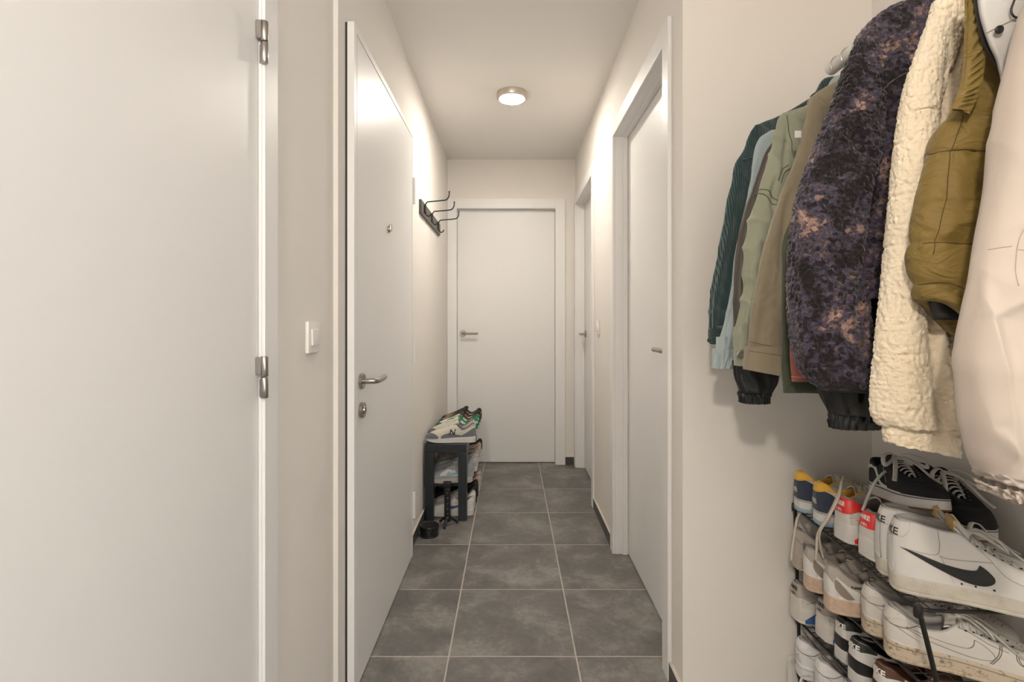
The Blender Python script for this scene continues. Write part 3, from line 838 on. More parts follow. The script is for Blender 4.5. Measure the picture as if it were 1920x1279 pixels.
    def laces(s, m, rows=6, w=.0036, t=.0013, bow=0, cross=True, rise=.008, holes=None):
        parts = []
        for i in range(rows):
            a, b = s.eyelet(i, rows, 1), s.eyelet(i, rows, -1)
            b2 = s.eyelet(min(i + 1, rows - 1), rows, -1) if (cross and i < rows - 1) else b
            for (p, q) in ([(a, b2)] if not cross else [(a, b2), (b, s.eyelet(min(i + 1, rows - 1), rows, 1))]):
                mid = (p + q) / 2 + np.array([0, 0, rise])
                path = smooth_path([p - np.array([0, 0, .002]), p * .75 + q * .25 + np.array([0, 0, rise * .75]), mid, p * .25 + q * .75 + np.array([0, 0, rise * .75]), q - np.array([0, 0, .002])], 13)
                parts.append(tube(path, w, 6, t))
        l = s.part('laces', *merge(*parts), m)
        if holes:
            hp = []
            for i in range(rows):
                for sg in (1, -1):
                    c = s.eyelet(i, rows, sg, .86, .0012)
                    hp.append(lathe([(0, -.0008), (.0022, -.0008), (.0022, .0006), (0, .0006)], 8, c))
            s.part('eyelets', *merge(*hp), holes)
        if bow:
            c = (s.eyelet(rows - 1, rows, 1) + s.eyelet(rows - 1, rows, -1)) / 2 + np.array([.004, 0, .012])
            bp = []
            for sg in (1, -1):
                loop = [c, c + np.array([.010, sg * .018, .012]), c + np.array([.030, sg * .040, .004]), c + np.array([.044, sg * .045, -.014]), c + np.array([.034, sg * .030, -.010]), c + np.array([.014, sg * .012, .000]), c]
                bp.append(tube(smooth_path(loop, 30), w, 6, t))
                end = [c, c + np.array([.014, sg * .012, .004]), c + np.array([.045, sg * .022, -.010]), c + np.array([.075, sg * .036, -.026 - .008 * bow]), c + np.array([.095, sg * .046, -.046])]
                bp.append(tube(smooth_path(end, 24), w, 6, t))
            bp.append(lathe([(0, -.006), (.005, -.004), (.0065, 0), (.005, .004), (0, .006)], 10, c))
            s.part('bow', *merge(*bp), m)
        return l
    def toecap(s, m, th0=128, v_top=.62, off=.0012, name='toe_cap', front=.42):
        f = lambda u: .0 + 0 * u
        g = lambda u: v_top * np.sin(math.pi * u) ** .55 * (1 - front * np.sin(math.pi * u) ** 6) + .03
        return s.panel(name, m, th0, 360 - th0, f, g, off, 56, 8)
    def heel_counter(s, m, th=62, v0=0.0, v1=.55, off=.0013, name='heel_counter', shape=None):
        g = shape or (lambda u: v0 + (v1 - v0) * np.sin(math.pi * u) ** .45 + .02)
        return s.panel(name, m, -th, th, v0, g, off, 48, 8)
    def collar_band(s, m, th=75, v=.70, off=.0016, name='collar'):
        return s.panel(name, m, -th, th, lambda u: 1 - (1 - v) * np.sin(math.pi * u) ** .6 - .01, 1.0, off, 48, 5)
    def world_lace(s, m, pts, w=.0035, t=.0012, n=40, name='loose_lace'):
        """a lace given in room coordinates"""
        mw = Matrix.LocRotScale(s.root.location, s.root.rotation_euler, None).inverted()
        V, F = tube(smooth_path(pts, n), w, 6, t)
        V = np.array([(mw @ Vector(v))[:] for v in V])
        return s.part(name, V, F, m)

RG = 'shoes on the wire rack'
T1, T2, T3, T4 = 0.637, 0.460, 0.297, 0.132
def tz(t, y):
    return t - .012 * (1.56 - y) / .55

def nb_navy(loc, yaw, foot, label):
    s = Shoe('sneaker', label, loc, yaw, L=.275, foot=foot, group=RG, heel=.112, dip=.078, eye=.096, ow=.027, sole=(.038, .033, .028, .026))
    s.upper(IVORY, YELLOW); s.sole(W_SOLE, ICE, out_h=.012)
    s.sole_band('foxing', GREYTRIM, .86, 1.03)
    s.heel_counter(NAVY, 74, 0.0, .64, shape=lambda u: .02 + .66 * np.clip(np.sin(math.pi * u) * 1.6, 0, 1) ** .5)
    s.collar_band(YELLOW, 52, .60, off=.0022)
    s.heel_text('NB', .019, .062, IVORY, off=.0024, bold=.0006)
    s.toecap(IVORY, 132); s.tongue(IVORY, .014); s.laces(LACE2, 6, bow=0)
    for sd in (1, -1):
        s.side_text('N', .034, .46, .060, NAVY, sd, bold=.001)
        s.line('stitching', STITCHL, [(.30, .084), (.38, .072), (.42, .054), (.44, .036)], sd)
    return s
def air_runner(loc, yaw, foot, label, accent, tabcol, txt, upperm, midm, panelm, windowm):
    s = Shoe('sneaker', label, loc, yaw, L=.285, foot=foot, group=RG, heel=.108, dip=.076, eye=.095, sole=(.046, .040, .031, .027), ow=.030, W=1.07, heel_exp=.44)
    s.upper(upperm, TAUPE); s.sole(midm, midm, flare=1.09)
    s.panel('mudguard', panelm, 18, 165, .0, lambda u: .30 - .10 * np.sin(math.pi * u), .0014)
    s.panel('mudguard', panelm, 195, 342, .0, lambda u: .30 - .10 * np.sin(math.pi * u), .0014)
    s.heel_counter(panelm, 48, 0.0, .42)
    tb = s.panel('heel_tab', tabcol, -50, 50, lambda u: .95 - .60 * np.sin(math.pi * u) ** .42, lambda u: .985 - .0 * u, .0026, 48, 8)
    s.heel_text('NIKE', .0125, .0945, txt, off=.0034, bold=.0006, parent=tb)
    s.heel_text('A I R', .0088, .0795, txt, off=.0034, bold=.0004, parent=tb)
    for sd in (1, -1):
        s.line('stitching', STITCH, [(.05, .060), (.16, .066), (.28, .058), (.40, .055)], sd, .0011)
        s.swoosh(panelm, sd, .16, .66, .046, .074)
        # air window: coloured wedge in the midsole
        th = [math.radians(a * (1 if sd > 0 else -1)) for a in np.linspace(25, 80, 26)]
        V = []
        for t0 in (0, .33, .66, 1):
            for k, a in enumerate(th):
                u = k / 25
                lo, hi = .10, .30 + .62 * min(1, u * 2.4) if u < .42 else .92 - .35 * (u - .42)
                if u < .06: hi = .34
                xi, x, y = s.foot_xy(np.array(a), 1.09 + .012)
                z = s.zg(xi) + (s.zb(xi) - s.zg(xi)) * (lo + (hi - lo) * t0)
                cxm = .5 * s.L
                V.append((float(cxm + (x - cxm) * 1.022), float(y), float(z)))
        s.part('air_window', V, grid_faces(4, 26, False, flip=(sd > 0)), windowm)
    s.toecap(panelm, 130, .55); s.tongue(upperm, .016); s.laces(LACE, 6)
    return s
def blazer(loc, yaw, foot, label, bow):
    s = Shoe('high_top_sneaker', label, loc, yaw, L=.298, foot=foot, group=RG, heel=.146, dip=.138, eye=.140, throat=.072, xi0=.030, xi1=.66, eye_q=.50, ow=.031,
             sole=(.036, .033, .030, .027), spring=.008)
    s.zo = pchip([0, .10, .25, .40, .50, .60, .8, 1.0], [.146, .146, .142, .137, .136, .124, .096, .070])
    s.go = pchip([0, .1, .3, .5, .6, .8, 1.0], [.031, .032, .033, .028, .023, .017, .014])
    s.upper(W_LEATHER, LGREY); s.sole(C_SOLE, C_SOLE, flare=1.06)
    for sd in (1, -1):
        s.swoosh(BLACK, sd, .03, .525, .044, .094)
        s.line('stitching', STITCHL, [(.235, .138), (.245, .105), (.215, .090), (.06, .092)], sd, .0007)
        s.line('stitching', STITCHL, [(.245, .090), (.30, .086), (.52, .092)], sd, .0006)
        s.line('stitching', STITCHL, [(.25, .088), (.29, .060), (.32, .040)], sd, .0006)
        s.line('stitching', STITCHL, [(.43, .118), (.50, .098), (.60, .066), (.80, .052)], sd, .0007)
        for ex in (.36, .43, .52):
            c = s._hit_side(ex * s.L, .041, sd, .0008)
            s.part('vent_hole', *lathe([(0, -.001), (.0018, -.001), (.0018, .0006), (0, .0008)], 8, c, 'y'), PRINT)
    hc = s.panel('heel_patch', W_LEATHER, -38, 38, lambda u: .97 - .36 * np.clip(np.sin(math.pi * u) * 2.4, 0, 1) ** .4, .985, .0018)
    s.heel_text('NIKE', .020, .121, PRINT, off=.0030, bold=.0003, parent=hc)
    s.panel('heel_strip', W_LEATHER, -9, 9, .0, .62, .0024, 14, 8)
    s.toecap(SUEDE, 122, .30, off=.0012, front=.05)
    s.tongue(W_LEATHER, .030, .026)
    q = .53; xo = (s.xi0 + (s.xi1 - s.xi0) * q) * s.L
    s.part('tongue_edge', *box(xo - .011, xo - .004, -.024, .024, float(s.zo(q)) + .004, float(s.zo(q)) + .0275, .003), TAN)
    s.laces(LACE, 7, .0042, .0014, bow=bow, holes=PRINT)
    return s
def old_skool(loc, yaw, pitch, foot, label, bow, roll=0):
    s = Shoe('skate_shoe', label, loc, yaw, L=.285, W=.9, foot=foot, pitch=pitch, roll=roll, group=RG, heel=.095, dip=.076, eye=.092, throat=.064, sole=(.034, .032, .031, .032), spring=.006, ow=.027)
    s.upper(BLACKC, BLACKC); s.sole(W_SOLE, GUM, flare=1.05, out_h=.004)
    s.sole_band('foxing_line', PRINT, .86, .93, .0014)
    for sd in (1, -1):
        A = [(.02, .074), (.12, .079), (.22, .081), (.285, .074), (.33, .056), (.39, .042), (.52, .037)]
        B = [(.02, .066), (.12, .071), (.20, .0725), (.255, .066), (.30, .049), (.37, .0345), (.52, .033)]
        s.strip('side_stripe', W_LEATHER, A, B, sd, .0017, 44, 4)
        s.line('stitching', STITCHL, [(.40, .088), (.45, .064), (.50, .046)], sd, .0007)
    s.toecap(BLACKC, 124, .62, front=.0); s.collar_band(BLACK, 80, .80)
    s.tongue(BLACKC, .022); s.laces(LACE, 7, .0048, .0016, bow=bow, holes=STITCH, cross=False, rise=.006)
    return s
def af1(loc, yaw, foot, label, sole=T_SOLE, up=W_DIRTY, name='sneaker', bow=0, full=True):
    s = Shoe(name, label, loc, yaw, L=.295, foot=foot, group=RG, heel=.106, dip=.078, eye=.098, throat=.070, sole=(.038, .036, .033, .031), ow=.029, spring=.008)
    s.zo = pchip([0, .05, .16, .32, .46, .60, .8, 1.0], [.107, .105, .092, .078, .081, .098, .085, .070])
    s.upper(up, LGREY); ms = s.sole(sole, sole, flare=1.07, out_h=.009)
    s.sole_band('sole_stitch', STITCH if sole is T_SOLE else STITCHL, .83, .86, .0012)
    s.panel('heel_tab', up, -44, 44, lambda u: .93 - .40 * np.sin(math.pi * u) ** .6, .985, .0018)
    s.heel_counter(up, 58, 0.0, .48)
    for sd in (1, -1):
        s.line('seam', STITCH, [(.01, .074), (.10, .074), (.165, .083), (.20, .088)], sd, .0012)
        if full:
            lo = [(.10, .074), (.24, .058), (.38, .048), (.48, .045), (.55, .047), (.585, .054), (.575, .064), (.53, .074), (.485, .080)]
            hi = [(.485, .080), (.475, .068), (.44, .061), (.36, .061), (.24, .067), (.10, .077)]
            s.line('side_logo_stitch', STITCH, lo, sd, .0007); s.line('side_logo_stitch', STITCH, hi, sd, .0007)
            s.swoosh(up, sd, .10, .585, .045, .078, off=.0010)
            for dx in (0, .012):
                s.line('stitching', STITCH, [(.62 + dx, .078), (.60 + dx, .060), (.56 + dx, .042)], sd, .0007)
                s.line('stitching', STITCH, [(.70 + dx, .072), (.70 + dx, .060), (.73 + dx, .053), (.84, .052)], sd, .0007)
            s.line('stitching', STITCH, [(.40, .096), (.47, .090), (.56, .078), (.66, .070)], sd, .0008)
            # lettering on the sole wall
            V, F = text_cached('AIR', .019, .0006)
            bv = BVHTree.FromPolygons([tuple(v.co) for v in ms.data.vertices], [tuple(p.vertices) for p in ms.data.polygons])
            out = []
            for v in V:
                h = bv.ray_cast(Vector((.24 * s.L - sd * v[0] * 1.2, sd * .2, .021 + v[1])), Vector((0, -sd, 0)))
                p = h[0] if h[0] else Vector((.24 * s.L, sd * .04, .02))
                out.append((p.x, p.y + sd * .0012, p.z))
            s.part('sole_lettering', out, F, C_SOLE, smooth=False)
    # perforated toe
    hp = []
    for r_ in range(4):
        for c_ in range(3):
            th = math.pi + (r_ - 1.5) * .22; v = .52 + .12 * c_
            hp.append(lathe([(0, -.0008), (.0012, -.0008), (.0012, .0006), (0, .0006)], 6, s.surf(np.array(th), np.array(v), .0004)))
    s.part('toe_perforation', *merge(*hp), STITCH)
    s.tongue(up, .016); s.laces(LACE, 7, .0040, .0014, bow=bow, holes=PRINT if full else None)
    return s
def mesh_runner(loc, yaw, foot, label, up, panel, ovalm, midm, text=None, lining=TAUPE):
    s = Shoe('running_shoe', label, loc, yaw, L=.280, foot=foot, group=RG, heel=.112, dip=.078, eye=.096, sole=(.040, .034, .028, .026), ow=.0275)
    s.upper(up, lining); s.sole(midm, midm, flare=1.08, grooves=1)
    s.heel_counter(panel, 46, .0, .56, shape=lambda u: .04 + .58 * np.sin(math.pi * u) ** .9)
    for sd in (1, -1):
        a = 1 if sd > 0 else -1
        s.panel('side_overlay', panel, a * 30, a * 104, lambda u: 0 * u, lambda u: .60 * (1 - u) ** .9 + .06, .0014)
        # oval inset behind the ankle
        A = [(.040, .080), (.062, .083), (.105, .071), (.155, .055), (.190, .044)]
        B = [(.040, .080), (.046, .064), (.085, .049), (.14, .041), (.190, .044)]
        s.strip('oval_inset', ovalm, A, B, sd, .0022, 26, 5)
        rim = [(.038, .081), (.062, .085), (.106, .0725), (.156, .0565), (.193, .044), (.14, .0395), (.083, .0475), (.044, .064), (.038, .081)]
        s.line('oval_rim', panel, rim, sd, .0014, .0018, 50)
        if text: s.side_text(text, .0078, .205, .0715, PRINT, sd, bold=.0004)
        s.line('piping', W_LEATHER, [(.28, .060), (.36, .058), (.46, .064), (.54, .074)], sd, .0016)
    s.toecap(panel, 134, .5); s.tongue(up, .018); s.laces(LACE2, 6)
    return s
def dunk(loc, yaw, foot, label, base, over, txtm, mid=W_SOLE, out=None, group=RG, lining=None, sw=None, name='sneaker', L=.288, heel_txt='NIKE', lace=None, sole_h=(.034, .031, .028, .026)):
    s = Shoe(name, label, loc, yaw, L=L, foot=foot, group=group, heel=.108, dip=.078, eye=.098, ow=.028, sole=sole_h)
    s.upper(base, lining or over); s.sole(mid, out or mid, flare=1.06)
    s.heel_counter(over, 62, 0.0, .34)
    ht = s.panel('heel_tab', over, -52, 52, lambda u: .96 - .34 * np.sin(math.pi * u) ** .35, .985, .002)
    if heel_txt: s.heel_text(heel_txt, .0175, .0925, txtm, off=.0030, bold=.0008, parent=ht)
    s.toecap(over, 126, .40, front=.1)
    for sd in (1, -1):
        a = 1 if sd > 0 else -1
        s.swoosh(sw or over, sd, .10, .60, .046, .080)
        s.panel('eyestay', over, a * 92, a * 138, .62, .985, .0014)
    s.tongue(lining or over, .018); s.laces(lace or over, 6)
    return s

# ---- wire rack ---------------------------------------------------
rack = thing('shoe_rack', 'black wire shoe rack with four tiers in the alcove corner', 'shoe rack', (0.95, 1.29, 0))
tiers = [(T1 - .0035, .851, .800), (T2 - .0035, .857, .842), (T3 - .0035, .862, .866), (T4 - .0035, .867, .880)]
YF, YN, DEPTH = 1.562, 1.008, 0.225
def rack_loop(h, xf, xn):
    c = []
    pts = [(xf, YF - .004), (xf + DEPTH, YF - .012), (xn + DEPTH + .01, YN - .012), (xn, YN)]
    out = []
    for i in range(4):
        p = np.array(pts[i]); a = np.array(pts[i - 1]); b = np.array(pts[(i + 1) % 4]); r = .030
        da = (a - p) / np.linalg.norm(a - p); db = (b - p) / np.linalg.norm(b - p)
        for t in np.linspace(0, 1, 7):
            q = (p + da * r) * (1 - t) ** 2 + 2 * p * t * (1 - t) + (p + db * r) * t * t
            out.append((q[0], q[1], tz(h, q[1])))
    out.append(out[0])
    return np.array(out)
for k, (h, xf, xn) in enumerate(tiers):
    fr_ = obj('shelf_frame', *tube(rack_loop(h - .004, xf, xn), .0036, 8), M_wire, rack, True)
    wires = []
    for i in range(5):
        t = .08 + .84 * i / 4
        wires.append(tube([(xf + DEPTH * t, YF - .006, tz(h + .0012, YF)), (xn + DEPTH * t + .004, YN - .006, tz(h + .0012, YN))], .0014, 6))
    ny = 24
    for i in range(1, ny):
        y = YN + (YF - YN) * i / ny; x0 = xn + (xf - xn) * i / ny
        wires.append(tube([(x0, y, tz(h, y)), (x0 + DEPTH + .004, y - .008, tz(h, y))], .0013, 6))
    obj('wire_mesh', *merge(*wires), M_wire, fr_, True)
    for (px_, py_) in ((xf + .008, YF - .012), (xn + .008, YN + .008), (xf + DEPTH - .008, YF - .018), (xn + DEPTH - .002, YN)):
        g_ = tz(h, py_)
        obj('clip', *lathe([(0, g_ - .022), (.0075, g_ - .022), (.0085, g_ - .016), (.0085, g_ - .004), (.0070, g_ + .001), (0, g_ + .001)], 12, (px_, py_, 0)), M_wire, rack, True, sharp=40)
def post(pts): obj('post', *tube(smooth_path(pts, 24), .0048, 10), M_wire, rack, True)
post([(t[1] + .008, YF - .012, t[0]) for t in tiers] + [(.874, YF - .012, 0.0005)])
post([(t[2] + .008, YN + .008, t[0] - .012) for t in tiers] + [(.898, YN + .008, 0.0005)])
post([(t[1] + DEPTH - .008, YF - .018, t[0]) for t in tiers] + [(.874 + DEPTH - .016, YF - .018, 0.0005)])
post([(t[2] + DEPTH - .002, YN, t[0] - .012) for t in tiers] + [(.898 + DEPTH - .01, YN, 0.0005)])

# ---- tier 1
s = nb_navy((.832, 1.492, tz(T1, 1.492)), -7, 1, 'navy and yellow sneaker at the far end of the top rack tier')
s = nb_navy((.834, 1.402, tz(T1, 1.402)), -8, -1, 'navy and yellow sneaker on the top tier next to a red-tabbed sneaker')
s.world_lace(LACE2, [P(1582, 893, 1.38), P(1578, 905, 1.34), P(1573, 925, 1.31), P(1556, 962, 1.30), P(1534, 1000, 1.32), P(1531, 1030, 1.33), P(1529, 1052, 1.34)])
s.world_lace(LACE2, [P(1582, 893, 1.38), P(1577, 912, 1.33), P(1571, 935, 1.30), P(1552, 972, 1.29), P(1537, 998, 1.31), P(1538, 1024, 1.33), P(1544, 1048, 1.34)])
s = air_runner((.836, 1.298, tz(T1, 1.298)), 4, 1, 'white sneaker with red heel tab next to the navy sneakers', RED, RED, WPRINT, W_LEATHER, W_SOLE, W_DIRTY, RED)
s = air_runner((.836, 1.206, tz(T1, 1.206)), 2, -1, 'white sneaker with red heel tab next to the white high-tops', RED, RED, WPRINT, W_LEATHER, W_SOLE, W_DIRTY, RED)
blazer((.822, 1.146, tz(T1, 1.150)), -20, 1, 'rear white leather high-top, mostly hidden behind its mate', 0)
blazer((.806, 1.086, tz(T1, 1.092)), -24, -1, 'front white leather high-top with a large black curved side stripe', 1)
s = old_skool((.985, 1.372, .722), -105, -10, 1, 'black skate shoe with white side stripe nearer the coats corner', 1)
s.world_lace(LACE, [P(1668, 880, 1.27), P(1655, 888, 1.26), P(1640, 905, 1.25), P(1630, 925, 1.245), P(1622, 945, 1.24), P(1617, 958, 1.24)], .0042)
old_skool((1.062, 1.335, .722), -104, 0, -1, 'black skate shoe leaning by the alcove side wall', 1)
# ---- tier 2
s = mesh_runner((.838, 1.512, tz(T2, 1.512)), -5, 1, 'beige running shoe with slate oval at the far end of the second tier', GREIGE, GREIGE, OVALG, DG_SOLE)
s.world_lace(LACE2, [P(1500, 962, 1.47), P(1494, 975, 1.45), P(1490, 1000, 1.44), P(1486, 1025, 1.44), P(1483, 1052, 1.445)])
mesh_runner((.808, 1.405, tz(T2, 1.405)), -13, 1, 'white and taupe running shoe with peach sole, farther of the pair', GREIGE, W_LEATHER, OVAL, P_SOLE, None)
mesh_runner((.806, 1.310, tz(T2, 1.310)), -15, -1, 'white and taupe running shoe with peach sole, nearer of the pair', GREIGE, W_LEATHER, OVAL, P_SOLE, 'P-6000')
af1((.842, 1.222, tz(T2, 1.222)), -19, 1, 'worn white leather sneaker with muddy sole, farther of the pair')
af1((.836, 1.142, tz(T2, 1.142)), -24, -1, 'worn white leather sneaker with muddy sole nearest the front rack post', bow=1)
# ---- tier 3
air_runner((.848, 1.530, tz(T3, 1.530)), 3, 1, 'dusty beige sneaker with blue sole window at the far third tier', BLUE, GREIGE, PRINT, GREIGE, W_DIRTY, W_DIRTY, BLUE)
air_runner((.872, 1.440, tz(T3, 1.440)), 4, -1, 'dusty beige sneaker with black heel lettering beside the black-and-white pair', BLUE, GREIGE, PRINT, GREIGE, W_DIRTY, W_DIRTY, BLUE)
dunk((.866, 1.352, tz(T3, 1.352)), 2, 1, 'black and white sneaker on the third tier, farther of the pair', W_LEATHER, BLACK, WPRINT)
dunk((.846, 1.268, tz(T3, 1.268)), 0, -1, 'black and white sneaker on the third tier, nearer of the pair', W_LEATHER, BLACK, WPRINT)
dunk((.846, 1.182, tz(T3, 1.182)), -2, 1, 'dark brown leather sneaker with white heel lettering', W_LEATHER, BROWN, WPRINT, lining=BROWN)
# ---- tier 4
W_CLEAN = col('clean_white_leather', (0.74, 0.73, 0.73), 0.4, bump=0.04, bscale=220)
s = af1((.858, 1.530, tz(T4, 1.530)), -8, 1, 'clean white leather sneaker at the far end of the bottom tier', W_CLEAN, W_CLEAN, full=False)
s.world_lace(LACE, [P(1496, 1226, 1.47), P(1482, 1232, 1.45), P(1478, 1250, 1.45), P(1478, 1279, 1.45)], .0035)
s = af1((.862, 1.440, tz(T4, 1.440)), -9, -1, 'clean white leather sneaker in the middle of the bottom tier', W_CLEAN, W_CLEAN, full=False)
s.world_lace(LACE, [P(1520, 1268, 1.37), P(1505, 1270, 1.36), P(1498, 1285, 1.36)], .0035)
af1((.884, 1.352, tz(T4, 1.352)), -12, 1, 'clean white leather sneaker under the black-and-white pair', W_CLEAN, W_CLEAN, full=False)

# ================================================================== BENCH AND ITS SHOES
bench = thing('shoe_bench', 'narrow black open bench used as a shoe rack by the left wall', 'bench', (-0.39, 3.48, 0))
BX0, BX1, BY0, BY1, BH = -0.5085, -0.262, 3.027, 3.930, 0.454
obj('top', *box(BX0, BX1, BY0, BY1, BH - .05, BH, .002), M_bench, bench)
for x_ in (BX0, BX1 - .05):
    for y_ in (BY0, BY1 - .05):
        obj('leg', *box(x_, x_ + .05, y_, y_ + .05, 0.0, BH - .0505, .002), M_bench, bench)
obj('shelf', *box(BX0 + .006, BX1 - .006, BY0 + .052, BY1 - .052, .190, .202, .001), M_bench, bench)
BG = 'shoes on and under the bench'
def bench_runner(loc, foot, label, up, panel, toe, midm, letter='N', lining=None, lace=LACE, out=None, yaw=180):
    s = Shoe('sneaker', label, loc, yaw, L=.296, foot=foot, group=BG, heel=.110, dip=.074, eye=.108, throat=.070, N=56, M=12, sole=(.036, .031, .026, .022), ow=.029, spring=.014)
    s.upper(up, lining or DGREY); s.sole(midm, out or midm, flare=1.07)
    s.toecap(toe, 118, .46, front=.05); s.heel_counter(panel, 66, 0, .62)
    for sd in (1, -1):
        a = 1 if sd > 0 else -1
        s.panel('side_overlay', panel, a * 60, a * 112, 0.0, lambda u: .16 + .20 * np.sin(math.pi * u), .0012)
        if letter: s.side_text(letter, .048, .47, .062, PRINT, sd, bold=.0012, shear=.25 if sd < 0 else .25)
        s.line('piping', W_LEATHER, [(.22, .070), (.32, .064), (.42, .070)], sd, .0022)
    s.collar_band(BEIGE if toe is DGREY else panel, 84, .74)
    s.tongue(up, .028); s.laces(lace, 6, .0046, .0018)
    return s
B1 = BH + .001
bench_runner((-.214, 3.092, B1), 1, 'grey and off-white sneaker nearest the viewer on the bench top', IVORY, DGREY, DGREY, W_SOLE)
bench_runner((-.226, 3.196, B1), -1, 'second grey and off-white sneaker on the bench top behind its mate', IVORY, DGREY, DGREY, W_SOLE, yaw=176)
def bench_dunk(loc, foot, label, base, over, sw, mid, lining, lace, txt=None, L=.285, yaw=180):
    s = Shoe('sneaker', label, loc, yaw, L=L, foot=foot, group=BG, heel=.106, dip=.072, eye=.104, ow=.028, N=52, M=11)
    s.upper(base, lining); s.sole(mid, mid, flare=1.06)
    s.heel_counter(over, 62, 0.0, .42); s.toecap(over, 126, .42, front=.1)
    for sd in (1, -1):
        a = 1 if sd > 0 else -1
        s.panel('quarter', W_LEATHER if base is BGREY else base, a * 70, a * 120, .18, lambda u: .35 + .45 * np.sin(math.pi * u), .0010)
        s.swoosh(sw, sd, .12, .58, .044, .078)
        s.panel('eyestay', over, a * 92, a * 138, .62, .985, .0014)
    s.panel('heel_tab', over, -48, 48, lambda u: .95 - .36 * np.sin(math.pi * u) ** .4, .985, .002)
    s.tongue(lining, .026); s.laces(lace, 6, .0046, .0018)
    return s
bench_dunk((-.215, 3.306, B1), 1, 'green and white sneaker with black trim on the bench top', W_LEATHER, GREEN, BLACK, W_SOLE, GREEN, LACE2, yaw=184)
bench_dunk((-.213, 3.410, B1), -1, 'second green and white sneaker on the bench top, farther in', W_LEATHER, GREEN, BLACK, W_SOLE, BROWN, LACE2)
bench_dunk((-.212, 3.530, B1), 1, 'camouflage sneaker on the bench top, nearer of its pair', CAMO, BLACK, W_LEATHER, W_SOLE, BLACK, BLACK)
bench_dunk((-.210, 3.636, B1), -1, 'camouflage sneaker on the bench top, farther of its pair', CAMO, BLACK, W_LEATHER, W_SOLE, BLACK, BLACK)
B2 = .2035
LACEB = mat('shoe_speckled_cotton', (0.03, 0.035, 0.05), 0.9, var=(0.55, 0.56, 0.58), vscale=160)
bench_dunk((-.236, 3.130, B2), 1, 'grey sneaker with pale blue curved stripe and speckled laces on the bench shelf', BGREY, BGREY, LIGHTBLUE, C_SOLE, LGREY, LACEB, L=.265)
bench_dunk((-.236, 3.236, B2), -1, 'grey and pale blue sneaker on the bench shelf behind its mate', BGREY, BGREY, LIGHTBLUE, C_SOLE, LIGHTBLUE, LACEB, L=.265)
bench_dunk((-.222, 3.350, B2), 1, 'white sneaker with grey heel on the bench shelf', W_LEATHER, LGREY, GREYTRIM, W_SOLE, LGREY, LACE, L=.275)
bench_dunk((-.222, 3.456, B2), -1, 'white sneaker with grey heel farther along the bench shelf', W_LEATHER, LGREY, GREYTRIM, W_SOLE, LGREY, LACE, L=.275)
bench_dunk((-.216, 3.566, B2), 1, 'blush suede sneaker on the bench shelf, nearer of its pair', PINKISH, BEIGE, BROWN, W_SOLE, BEIGE, LACE2, L=.28)
bench_dunk((-.216, 3.672, B2), -1, 'blush suede sneaker on the bench shelf, farther of its pair', PINKISH, BEIGE, BROWN, W_SOLE, BEIGE, LACE2, L=.28)
bench_dunk((-.214, 3.782, B2), 1, 'black sneaker at the far end of the bench shelf', BLACK, BLACK, W_LEATHER, W_SOLE, BLACK, BLACK, L=.28)
B3 = .001
bench_dunk((-.228, 3.136, B3), 1, 'white sneaker with blue curved stripe on the floor under the bench', W_LEATHER, W_LEATHER, ROYAL, W_SOLE, LGREY, LACE, L=.272)
bench_dunk((-.226, 3.242, B3), -1, 'second white sneaker with blue curved stripe on the floor under the bench', W_LEATHER, W_LEATHER, ROYAL, W_SOLE, LGREY, LACE, L=.272)
bench_dunk((-.222, 3.352, B3), 1, 'black sneaker on the floor under the bench', BLACK, BLACK, BLACK, BLACK, BLACK, BLACK, L=.275)
bench_dunk((-.222, 3.458, B3), -1, 'black sneaker on the floor under the bench, farther in', BLACK, BLACK, BLACK, BLACK, BLACK, BLACK, L=.275)
bench_dunk((-.216, 3.568, B3), 1, 'beige suede sneaker on the floor under the bench', BEIGE, PINKISH, BROWN, W_SOLE, BEIGE, LACE2, L=.28)
bench_dunk((-.216, 3.674, B3), -1, 'beige suede sneaker on the floor farthest under the bench', BEIGE, PINKISH, BROWN, W_SOLE, BEIGE, LACE2, L=.28)

# mini tripod and tin
TX, TY = -.368, 2.968
tp = thing('mini_tripod', 'black folded tabletop tripod standing in front of the bench', 'tripod', (TX, TY, 0))
obj('column', *box(TX - .0175, TX + .0175, TY - .012, TY + .012, .040, .215, .004), M_blackplastic, tp)
obj('collar', *lathe([(0, .022), (.016, .022), (.019, .030), (.019, .045), (.014, .052), (0, .052)], 18, (TX, TY, 0)), M_blackplastic, tp, True, sharp=40)
hd = obj('clamp_head', *box(TX - .024, TX + .024, TY - .014, TY + .014, .216, .252, .006), M_blackplastic, tp)
obj('clamp_knob', *lathe([(0, 0), (.011, 0), (.012, -.004), (.011, -.011), (0, -.012)], 16, (TX - .004, TY - .0145, .236), 'y'), M_blackplastic, hd, True, sharp=40)
for i, z_ in enumerate((.070, .098, .128, .160, .19)):
    obj('button', *lathe([(0, 0), (.0026, 0), (.0028, -.0015), (.002, -.002), (0, -.003)], 10, (TX + .003, TY - .0125, z_), 'y'), M_steel2, tp, True, sharp=40)
for a in (-100, 20, 140):
    c, n = math.cos(math.radians(a)), math.sin(math.radians(a))
    l_ = .062
    obj('leg', *tube(smooth_path([(TX + c * .010, TY + n * .010, .040), (TX + c * .030, TY + n * .030, .034), (TX + c * (l_ - .008), TY + n * (l_ - .008), .012), (TX + c * l_, TY + n * l_, .0075)], 14), .0085, 10, .0065), M_blackplastic, tp, True)
TNX, TNY = -.4505, 2.828
tn = thing('round_tin', 'low round black lidded tin on the floor by the skirting', 'tin', (TNX, TNY, 0))
obj('can', *lathe([(0, .0005), (.0495, .0005), (.0515, .003), (.0515, .006), (.0500, .008), (.0500, .036), (0, .036)], 48, (TNX, TNY, 0)), M_tin, tn, True, sharp=30)
